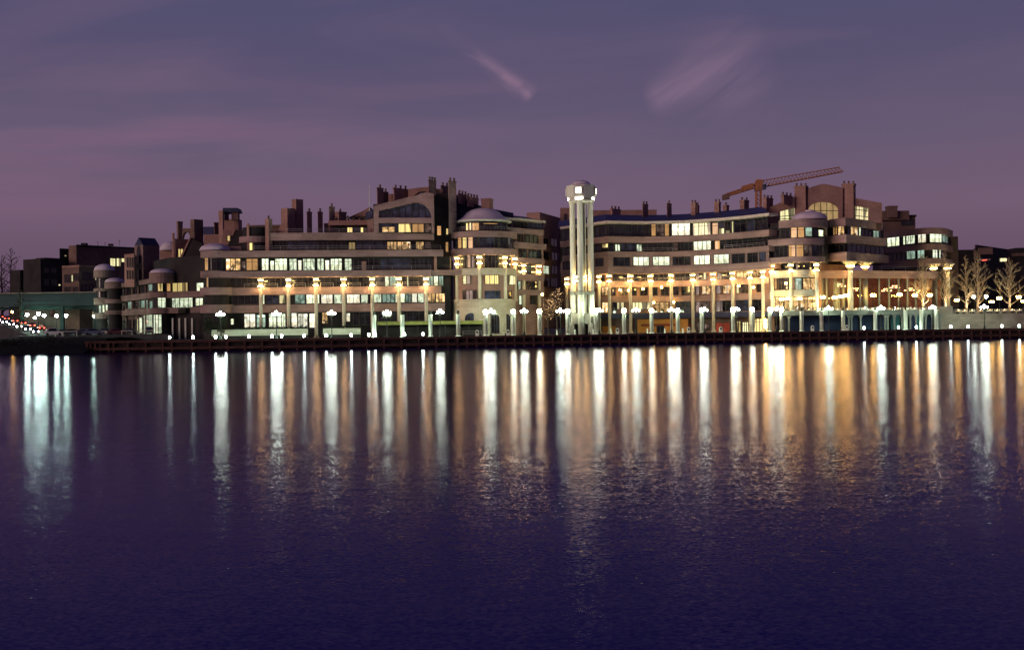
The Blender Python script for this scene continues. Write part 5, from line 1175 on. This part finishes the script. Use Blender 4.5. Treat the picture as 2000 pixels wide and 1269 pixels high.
for k, (x, yt, Y, sp, yb) in enumerate(((1071, 588, 256, 1.9, 640), (1088, 569, 259, 1.9, 640))):
    r, tips, q = tree('string_light_tree', ['shorter bare tree wrapped in warm string lights left of the white tower', 'taller bare tree wrapped in warm string lights close to the white tower'][k], x, yb, yt, Y, sp, 'barkdark', 80+k, 'trees wrapped in string lights', zb=DECK, n1=20, twigs=5, base=.42, up=.45, ball=True)
    b = MB(); rnd = random.Random(k)
    for tp in tips:
        for _ in range(1): b.ball(q+tp+Vector((rnd.gauss(0, .22), rnd.gauss(0, .22), rnd.gauss(0, .22))), .035, 5, 3)
    o = b.build('string_lights', M['g_str'], r); o['kind'] = 'stuff'
for k, (x, yt, Y, sp, yb) in enumerate(((22, 487, 440, 12, 640), (5, 500, 460, 10, 640), (52, 520, 430, 6, 640), (40, 560, 300, 3.5, 650))):
    tree('winter_tree', ['large dark leafless tree standing over the left edge of the town', 'dark leafless tree at the very edge of the picture behind the overpass', 'smaller dark leafless tree beside the old warehouse', 'thin dark leafless tree by the teal pillar of the overpass'][k], x, yb, yt, Y, sp, 'barkdark', 120+k, 'dark leafless trees at the edge of town', zb=DECK, n1=30, up=.55, twigs=7, base=.3)
for k, (x, y0, y1, Y) in enumerate(((433, 617, 655, 238), (407, 618, 650, 240))):
    q = P(x, 655, Y); q.z = DECK; H = zz(x, y0, Y)-DECK; r = thing('evergreen_tree', ['dark bushy evergreen tree behind the street lamp at the end of the planter', 'slim dark evergreen tree by the corner of the long tan building'][k], 'tree', q, group='dark evergreens by the corner bay')
    MB().tube([q, q+Vector((.05, 0, H*.7))], .11, .05).build('trunk', M['barkdark'], r)
    b = MB(); rnd = random.Random(9+k)
    for j in range(13): leafclump(b, q+Vector((rnd.gauss(0, .45), rnd.gauss(0, .4), H*rnd.uniform(.35, .92))), rnd.uniform(.45, .85), 70, .16, 1, rnd)
    b.build('crown', M['leaf'], r, recalc=False)
# shrubs along the planter
PPL = Path([(380, 240), (720, 242)], py=650)
pw = thing('planter', 'long pale stone planter wall in front of the lit ground floor', 'planter', (*PPL.at(550)[0], DECK))
zp = zz(500, 643, 240.5)
for a, b_ in ((413, 601), (631, 704)):
    MB().sweep(PPL.sub(a, b_, 650), [(0, DECK+.75), (0, zp), (.5, zp), (.5, DECK+.75)]).build('planter_wall', M['planter'], pw)
    MB().sweep(PPL.off(.3).sub(a+1, b_-1, 650), [(0, DECK), (0, DECK+.75), (2.2, DECK+.75), (2.2, DECK)]).build('plinth', M['dark'], pw)
    MB().sweep(PPL.off(.5).sub(a+1, b_-1, 650), [(0, DECK+.75), (0, zp-.1), (2.2, zp-.1), (2.2, DECK+.75)]).build('soil', M['dark'], pw)
rnd = random.Random(3); SX = [418, 430, 452, 463, 474, 486, 498, 508, 519, 529, 540, 551, 562, 574, 586, 596, 636, 648, 660, 672, 684, 696]
proto = None; locs = []
for x in SX:
    X, Y = PPL.off(1.6).at(x, 645)[0]; locs.append((X, Y, zp-.12))
r = thing('planter_shrub', '', 'shrub'); b = MB()
for j in range(5): leafclump(b, (rnd.gauss(0, .35), rnd.gauss(0, .25), rnd.uniform(.15, .55)), .42, 46, .13, .8, rnd)
b.build('foliage', M['leaf'], r, recalc=False)
b = MB()
for j in range(4): b.tube([(rnd.gauss(0, .08), rnd.gauss(0, .08), -.1), (rnd.gauss(0, .3), rnd.gauss(0, .2), .6)], .03, .015, 4)
b.build('stem', M['barkdark'], r)
spots(r, locs, [f'dark leafy shrub in the long planter, {ORD[k] if k < 20 else ["twenty-first", "twenty-second"][k-20]} from the corner bay end' for k in range(len(SX))], 'shrubs in the long planter', [rnd.uniform(0, 6) for _ in SX])
# raised lawn; the green light on its edge is put into the olive colour
PLN = Path([(730, 247), (950, 249.5)], py=635)
ln = thing('raised_lawn', 'raised lawn slab with edge coloured olive as if lit over a dark recess', 'terrace', (*PLN.at(840)[0], DECK)); zl_ = zz(800, 627.5, 247.5)
MB().sweep(PLN.sub(737, 944, 630), [(0, zl_-.75), (0, zl_), (1.5, zl_), (1.5, zl_-.75)]).build('edge_beam', M['olive'], ln)
MB().sweep(PLN.off(1.4).sub(738, 943, 630), [(0, zl_-.4), (0, zl_-.1), (3.0, zl_-.1), (3.0, zl_-.4)]).build('lawn', M['leaf'], ln)
for x in (756, 815, 869, 915): X, Y = PLN.off(.5).at(x, 640)[0]; MB().box(X-.15, X+.15, Y, Y+.3, DECK, zl_-.75).build('post', M['metal'], ln)
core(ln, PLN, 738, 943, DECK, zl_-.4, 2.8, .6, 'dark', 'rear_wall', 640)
railing(ln, PLN, 903, 940, DECK, -.8, 1.1, 3)
# upper terrace at the far right: wall, railing, tables
PRW = Path([(1832, 272.5), (2080, 279)], py=620)
rw = thing('terrace_wall', 'brown stone retaining wall below the far dining terrace', 'wall', (*PRW.at(1920)[0], DECK))
MB().sweep(PRW.sub(1832, 2080, 620), [(0, DECK), (0, UT), (40, UT), (40, DECK)]).build('wall', M['retain'], rw)
MB().sweep(PRW.sub(1832, 1861, 620), [(-.05, DECK), (-.05, zz(1845, 598, 272.5)), (.4, zz(1845, 598, 272.5)), (.4, DECK)]).build('pier_wall', M['retain'], rw)
railing(rw, PRW, 1862, 2070, UT, .2, 1.1, 1.6)
def table_proto():
    r = thing('cafe_table', '', 'table')
    MB().lathe([(.55, .72), (.56, .74), (.56, .77), (.02, .78)], n=14).build('tabletop', M['cloth'], r); MB().lathe([(.28, 0), (.26, .04), (.05, .08), (.05, .72)], n=10).build('stem', M['metal'], r)
    MB().lathe([(.57, .45), (.565, .775), (.555, .785)], n=14).build('cloth', M['cloth'], r)
    MB().lathe([(.07, .78), (.09, .86), (.06, .98), (.02, 1.0)], n=8).build('candle_lamp', M['g_chan'], r, True); return r
TX1 = [1548, 1580, 1592, 1622, 1636, 1655, 1672, 1688, 1704, 1722, 1738, 1754, 1770, 1786, 1802, 1818]
TX2 = [1872, 1884, 1899, 1915, 1933, 1948, 1962, 1977, 1991]
locs = [(*PT2.off(1.2+1.6*(k % 2)).at(x, 605)[0], TZ) for k, x in enumerate(TX1)]+[(*PRW.off(1.2+1.8*(k % 2)).at(x, 605)[0], UT) for k, x in enumerate(TX2)]
labs = [f'white clothed cafe table on the restaurant terrace, {ORD[k]} from the domed bay end' for k in range(len(TX1))]+[f'white clothed cafe table on the far stone terrace, {ORD[k]} from the glazed hall' for k in range(len(TX2))]
tp = table_proto(); spots(tp, locs, labs, 'cafe tables on the terraces')
def chair_proto():
    r = thing('cafe_chair', '', 'chair')
    MB().box(-.22, .22, -.22, .22, .43, .47).build('seat', M['white'], r); MB().wallprism([(-.22, .2, .47), (.22, .2, .47), (.20, .24, .98), (-.20, .24, .98)], (0, .035, 0)).build('backrest', M['white'], r)
    for sx in (-.19, .19):
        for sy in (-.19, .19): MB().tube([(sx, sy, 0), (sx*.95, sy*.95, .43)], .018, n=5).build('leg', M['white'], r)
    return r
cl, cb_, ro = [], [], []
for k, l in enumerate(locs):
    for j, sx in enumerate((-1, 1)):
        cl.append((l[0]+sx*.85, l[1]+.15, l[2])); ro.append(-sx*math.pi/2+math.pi+.2*sx)
        cb_.append(labs[k].replace('white clothed cafe table', 'white chair').replace('white chair', ('white chair left of its table' if sx < 0 else 'white chair right of its table')))
cb_ = [s.replace(' on the restaurant terrace,', ', restaurant terrace,').replace(' on the far stone terrace,', ', far stone terrace,') for s in cb_]
spots(chair_proto(), cl, cb_, 'white chairs on the terraces', ro)
# warm three-globe terrace lamps
def tlamp_proto():
    r = thing('terrace_lamp', '', 'street lamp'); H = 3.0
    MB().lathe([(.2, 0), (.18, .2), (.07, .35), (.05, H-.5)], n=8).build('post', M['metal'], r)
    for k in range(3):
        a = 2.094*k+.1; c, s = math.cos(a), math.sin(a)
        MB().tube([(0, 0, H-.55), (c*.25, s*.25, H-.6), (c*.4, s*.4, H-.3)], .03, n=5).build('arm', M['metal'], r); MB().ball((c*.4, s*.4, H-.12), .23, 9, 6).build('globe', M['g_ter'], r, True)
    return r
TL = [1527, 1538, 1562, 1607, 1630, 1642, 1652, 1705, 1757, 1787, 1816, 1869, 1937, 1952, 1990, 1999]
TYy = [584, 583, 583, 580, 581, 579, 577, 576, 575, 576, 576, 586, 589, 582, 580, 588]
tl = tlamp_proto(); ls, sc = [], []
for k, (x, y) in enumerate(zip(TL, TYy)):
    if x < 1832: X, Y = PT2.off(3.4 if k % 2 else 2.2).at(x, 600)[0]; z = TZ
    else: X, Y = PRW.off(2.5 if y > 584 else 9).at(x, 600)[0]; z = UT
    ls.append((X, Y, z)); sc.append((zz(x, y, Y)-z)/2.9)
oo = spots(tl, ls, around('amber three-globe terrace lamp', TL, 1137, TOW), 'amber terrace lamps')
for o, s in zip(oo, sc): o.scale = (1, 1, max(.6, min(2.2, s)))
for x, y, lab in ((1902, 580, 'white globe lamp on a tall post behind the third bare tree'), (1926, 579, 'white globe lamp on a tall post beside the fourth bare tree'), (1535, 553, 'warm globe lamp on a slim tall post by the bay columns')):
    Y = 284 if x > 1600 else 262.9; q = P(x, y, Y); r = thing('globe_lamp', lab, 'street lamp', (q.x, q.y, TZ))
    MB().lathe([(.14, 0), (.06, .3), (.05, q.z-TZ-.3)], (q.x, q.y, TZ), 8).build('post', M['metal'], r); MB().ball(q, .38 if x > 1600 else .25, 10, 7).build('globe', M['g_cool' if x > 1600 else 'g_ter'], r, True)
# wall lanterns and hanging globes of the curved building's colonnade
WL = [(1059, 575), (1228, 567), (1256, 564), (1292, 561), (1211, 566), (1443, 558), (1472, 561), (1277, 591), (1316, 590)]
for k, (x, y) in enumerate(WL):
    Y = (PCC.off(1.2).Y(x) if x > 1090 else 262); q = P(x, y, Y); ztop = zb[0] if y < 580 and x > 1090 else zc_[0]
    if x < 1090: ztop = q.z+2.2
    r = thing('hanging_globe', ['warm globe lantern above the trees wrapped in string lights' if x < 1090 else ''][0] or around('warm globe lantern hanging in the curved colonnade', [w[0] for w in WL if w[0] > 1090], 1137, TOW)[[w[0] for w in WL if w[0] > 1090].index(x)], 'lantern', q, group='globe lanterns in the colonnade')
    MB().ball(q, .26, 9, 6).build('globe', M['g_ter'], r, True)
    if x > 1090: MB().tube([q, (q.x, q.y, ztop+.1)], .03, n=5).build('chain', M['metal'], r)
    else: MB().tube([(q.x, q.y, DECK), q], .07, .05, n=6).build('post', M['metal'], r)
q = P(1495, 632, 264.5); r = thing('bright_lantern', 'large dazzling warm lantern post by the shop doors under the bay', 'street lamp', (q.x, q.y, DECK))
MB().lathe([(.16, 0), (.07, .3), (.06, q.z-DECK-.3)], (q.x, q.y, DECK), 8).build('post', M['metal'], r)
for dz in (0, .8, -.75): MB().ball(q+Vector((0, 0, dz)), .34, 10, 7).build('globe', M['g_ter'], r, True)
# ------------------------------------------------------------------ tower crane
YC = 345; cr = thing('tower_crane', 'orange lattice tower crane with raised jib behind the blue roof', 'crane', P(1481, 640, YC))
def cp(x, y, d=0.0): return P(x, y, YC)+Vector((0, d, 0))
def truss(a0, a1, b0, b1, n, w, r=.11, wt=None):
    """lattice between lower chord a0-a1 and upper chord b0-b1, w wide in depth"""
    m = MB(); wt = w if wt is None else wt
    for d in (-w/2, w/2): m.tube([cp(*a0, d), cp(*a1, d)], r*1.3, n=5)
    ups = (-wt/2, wt/2) if wt > .1 else (0,)
    for d in ups: m.tube([cp(*b0, d), cp(*b1, d)], r*1.3, n=5)
    lp = lambda p, q, t_: (p[0]+(q[0]-p[0])*t_, p[1]+(q[1]-p[1])*t_)
    for k in range(n):
        t0, t1 = k/n, (k+1)/n; tm = (t0+t1)/2
        for d in (-w/2, w/2):
            u = d if wt > .1 else 0
            m.tube([cp(*lp(a0, a1, t0), d), cp(*lp(b0, b1, tm), u), cp(*lp(a0, a1, t1), d)], r*.8, n=4)
        m.tube([cp(*lp(a0, a1, t0), -w/2), cp(*lp(a0, a1, t0), w/2)], r*.7, n=4)
    return m
truss((1477, 470), (1477, 372), (1486, 470), (1486, 372), 12, 1.5, .16).build('mast', M['crane'], cr)
truss((1487, 366), (1646, 335.5), (1489, 353), (1640, 326.5), 22, 1.5, .12, 0).build('jib', M['crane'], cr)
truss((1412, 386), (1478, 366), (1416, 380), (1476, 360), 6, 1.6, .14).build('counter_jib', M['crane'], cr)
b = MB(); b.wallprism([cp(1411, 391, -1), cp(1424, 389, -1), cp(1424, 379, -1), cp(1411, 381, -1)], (0, 2, 0)); b.build('counterweight', M['brickdark'], cr)
b = MB(); b.wallprism([cp(1449, 374, -1), cp(1470, 367.5, -1), cp(1470, 358, -1), (cp(1449, 364, -1))], (0, 2, 0)); b.build('winch_house', M['crane'], cr)
b = MB(); b.wallprism([cp(1428, 382, -.8), cp(1444, 377, -.8), cp(1444, 370, -.8), cp(1428, 375, -.8)], (0, 1.6, 0)); b.build('power_box', M['crane'], cr)
b = MB(); b.wallprism([cp(1475, 373, -1.1), cp(1489, 371, -1.1), cp(1489, 352, -1.1), cp(1478, 351, -1.1), cp(1474, 358, -1.1)], (0, 2.2, 0)); b.build('slewing_head', M['crane'], cr)
b = MB(); b.wallprism([cp(1487, 372, -1.9), cp(1494, 371, -1.9), cp(1494, 361, -1.9), cp(1487, 362, -1.9)], (0, 1.2, 0)); b.build('cab', M['glassblue'], cr)
# ------------------------------------------------------------------ car park, ramp and cars
GZ = 3.35
b = MB(); v = [P(40, 655, 258), P(334, 655, 256), P(330, 655, 266), P(240, 655, 318), P(60, 655, 345), P(10, 655, 300)]
b.prism([(p.x, p.y) for p in v], 1.0, GZ); tag(b.build('car_park_ground', M['asphalt']), 'dark asphalt car park ground before the brick building', None, None, 'structure')
R0, R1 = P(-30, 617, 440), P(95, 655, 272); R1.z = GZ+.03
d = (R1-R0); dh = Vector((d.x, d.y, 0)).normalized(); sd = Vector((-dh.y, dh.x, 0))
if sd.x < 0: sd = -sd
b = MB(); wR = 4.2
b.add([R0-sd*wR, R1-sd*wR, R1+sd*wR, R0+sd*wR]+[Vector((q.x, q.y, 1.0)) for q in (R0-sd*wR, R1-sd*wR, R1+sd*wR, R0+sd*wR)], [(0, 1, 2, 3), (4, 5, 1, 0), (5, 6, 2, 1), (6, 7, 3, 2), (7, 4, 0, 3)])
tag(b.build('road', M['asphalt']), 'asphalt ramp road coming down under the overpass', None, None, 'structure')
def car_proto(bodymat, name='parked_car', tall=0.0):
    r = thing(name, '', 'car'); h = 1.42+tall
    side = [(-2.15, .28), (2.15, .28), (2.2, .62), (2.05, .82), (1.15, .92), (.55, h), (-.95, h), (-1.75, .98), (-2.15, .9)]
    b = MB(); prof = side; n = len(prof); vs = []
    for w in (-1, 1):
        for x, z in prof: k = .84 if z < .7 else (.80 if z < 1 else .60); vs.append((x, w*k, z))
    b.add(vs, [tuple(range(n)), tuple(range(n, 2*n))[::-1]]+[(i, (i+1) % n, n+(i+1) % n, n+i) for i in range(n)]); b.build('body', bodymat, r)
    for w in (-1, 1):
        MB().wallprism([(-1.5, w*.795, .98), (1.0, w*.795, .98), (.5, w*.63, h-.09), (-.9, w*.63, h-.09)], (0, w*.015, 0)).build('side_window', M['glass'], r)
    MB().add([(1.17, -.72, .95), (1.17, .72, .95), (.6, .57, h-.05), (.6, -.57, h-.05), (1.2, -.72, .97), (1.2, .72, .97), (.63, .57, h-.03), (.63, -.57, h-.03)], [(0, 1, 2, 3), (4, 5, 6, 7), (0, 1, 5, 4), (1, 2, 6, 5), (2, 3, 7, 6), (3, 0, 4, 7)]).build('windscreen', M['glass'], r)
    for x in (-1.35, 1.35):
        for w in (-1, 1):
            o = MB().lathe([(.17, -.1), (.31, -.1), (.32, 0), (.31, .1), (.17, .1)], (0, 0, 0), 14).build('wheel', M['metal'], r); o.rotation_euler = (math.pi/2, 0, 0); o.location = (x, w*.78, .32)
    return r
def lights(r, on_head, on_tail):
    for w in (-1, 1):
        MB().ball((2.19, w*.58, .64), .19 if on_head else .09, 8, 5).build('headlight', M['g_head'] if on_head else M['white'], r, True)
        MB().box(-2.2, -2.14, w*.6-.16, w*.6+.16, .66, .8).build('taillight', M['g_tail'] if on_tail else M['redshop'], r)
M['paintw'] = surf('car_white', (.62, .64, .64), .3, .05, 1, None, 0, spec=.5); M['paintd'] = surf('car_dark', (.03, .035, .05), .25, .1, 1, None, 0, spec=.6); M['paintb'] = surf('car_blue', (.07, .09, .16), .28, .1, 1, None, 0, spec=.6); M['paintr'] = surf('car_maroon', (.12, .02, .02), .28, .1, 1, None, 0, spec=.6)
CARS = [(105, 268, 'w', .35, 'white van parked nearest the ramp, facing the river', 1.9), (126, 284, 'd', 0, 'dark car parked just behind the white van', .4), (143, 266, 'd', 0, 'dark car parked with pale light catching its bonnet, second from the white van', .2), (163, 268, 'b', 0, 'blue car parked in the middle of the row before the brick building', 2.9), (184, 266, 'b', .1, 'blue taller car parked end-on beside the first domed bay', .15), (205, 276, 'd', .15, 'dark car parked below the first domed bay', 3.0), (228, 272, 'r', 0, 'maroon car parked below the second domed bay', .3), (252, 276, 'd', 0, 'black low car parked between the bays and the gabled tower', 3.1), (291, 261, 'd', .35, 'large black off-road car parked before the bright curtained window', 1.9)]
pr = {}
for k, (x, Y, m_, tall, lab, rz) in enumerate(CARS):
    key = m_+str(tall)
    c_ = car_proto(M['paint'+m_], tall=tall); lights(c_, False, False)
    q = P(x, 650, Y); c_.location = (q.x, q.y, GZ); c_.rotation_euler = (0, 0, rz-math.pi/2 if m_ == 'w' else rz); c_['label'] = lab; c_['group'] = 'cars in the car park'
ca = math.atan2(dh.y, dh.x); sl_ = math.atan2(R1.z-R0.z, Vector((d.x, d.y)).length)
down = car_proto(M['paintd'], 'moving_car'); lights(down, True, False); upc = car_proto(M['paintr'], 'moving_car', .05); lights(upc, False, True)
fr_d = [.06, .17, .29, .41, .53, .64, .75, .86, .95]; fr_u = [.1, .22, .34, .48, .60, .72, .83, .93]
def onramp(f, s): q = R0+d*f+sd*s; return q+Vector((0, 0, .02))
dn = spots(down, [onramp(f, -2.0) for f in fr_d], [f'dark car with headlights on coming down the ramp, {ORD[len(fr_d)-1-k]} from the foot' for k in range(len(fr_d))], 'cars driving on the ramp')
up_ = spots(upc, [onramp(f, 2.0) for f in fr_u], [f'maroon car showing red tail lights climbing the ramp, {ORD[len(fr_u)-1-k]} from the foot' for k in range(len(fr_u))], 'cars driving on the ramp')
for o in dn: o.rotation_euler = (0, -sl_, ca)
for o in up_: o.rotation_euler = (0, sl_, ca+math.pi)
# car park lamps
def plamp_proto():
    r = thing('car_park_lamp', '', 'street lamp')
    MB().lathe([(.16, 0), (.14, .4), (.08, .5), (.06, 5.1)], n=8).build('post', M['metal'], r); MB().ball((0, 0, 5.4), .4, 10, 7).build('globe', M['g_park'], r, True)
    MB().lathe([(.3, 5.68), (.2, 5.8), (.03, 5.86)], n=10).build('cap', M['metal'], r); return r
PLX = [(53, 613), (75, 611), (86, 614.5), (68, 619), (110, 615), (129, 615), (55, 622.5), (184, 616)]
ls = []; 
for x, y in PLX:
    Y = (5.4)/( (0) + 1) if False else 300
    v_ = -uv(x, y)[1]; Y = (GZ+5.4-CH)/(v_/F) ; ls.append((P(x, y, Y).x, Y, GZ-.2))
spots(plamp_proto(), ls, ['white globe lamp on a post by the teal pillar, upper of two', 'white globe lamp on a post, topmost of the tight cluster under the overpass', 'white globe lamp on a post, second from top of the tight cluster', 'white globe lamp on a post, lowest of the tight cluster under the overpass', 'white globe lamp alone under the middle of the overpass', 'white globe lamp under the overpass beside the lit shop fronts', 'white globe lamp on a post by the teal pillar, lower of two', 'white globe lamp nearest the first domed bay'], 'white globe lamps of the car park')
q = P(24, 609, 300); r = thing('warm_street_lamp', 'small warm street lamp alone beside the ramp road', 'street lamp', (q.x, q.y, GZ)); MB().lathe([(.15, -1), (.06, .4), (.05, q.z-GZ-.2)], (q.x, q.y, GZ), 8).build('post', M['metal'], r); MB().ball(q, .26, 9, 6).build('globe', M['g_ter'], r, True)
# pale gates and posts at the edge of the car park
for k, (a, b_) in enumerate(((108, 121), (123, 150), (238, 258), (272, 300))):
    A_, B_ = P(a, 652, 257), P(b_, 652, 257); r = thing('barrier', ['pale tube barrier by the white van', 'long pale tube barrier along the car park edge', 'pale tube barrier before the middle bays', 'pale tube barrier in front of the black off-road car'][k], 'barrier', (A_.x, A_.y, GZ), group='pale barriers on the car park edge')
    MB().tube([(A_.x, A_.y, GZ-.2), (A_.x, A_.y, GZ+.95)], .07).build('post', M['white'], r); MB().tube([(B_.x, B_.y, GZ-.2), (B_.x, B_.y, GZ+.95)], .07).build('post', M['white'], r); MB().tube([(A_.x, A_.y, GZ+.92), (B_.x, B_.y, GZ+.92)], .05).build('rail', M['white'], r)
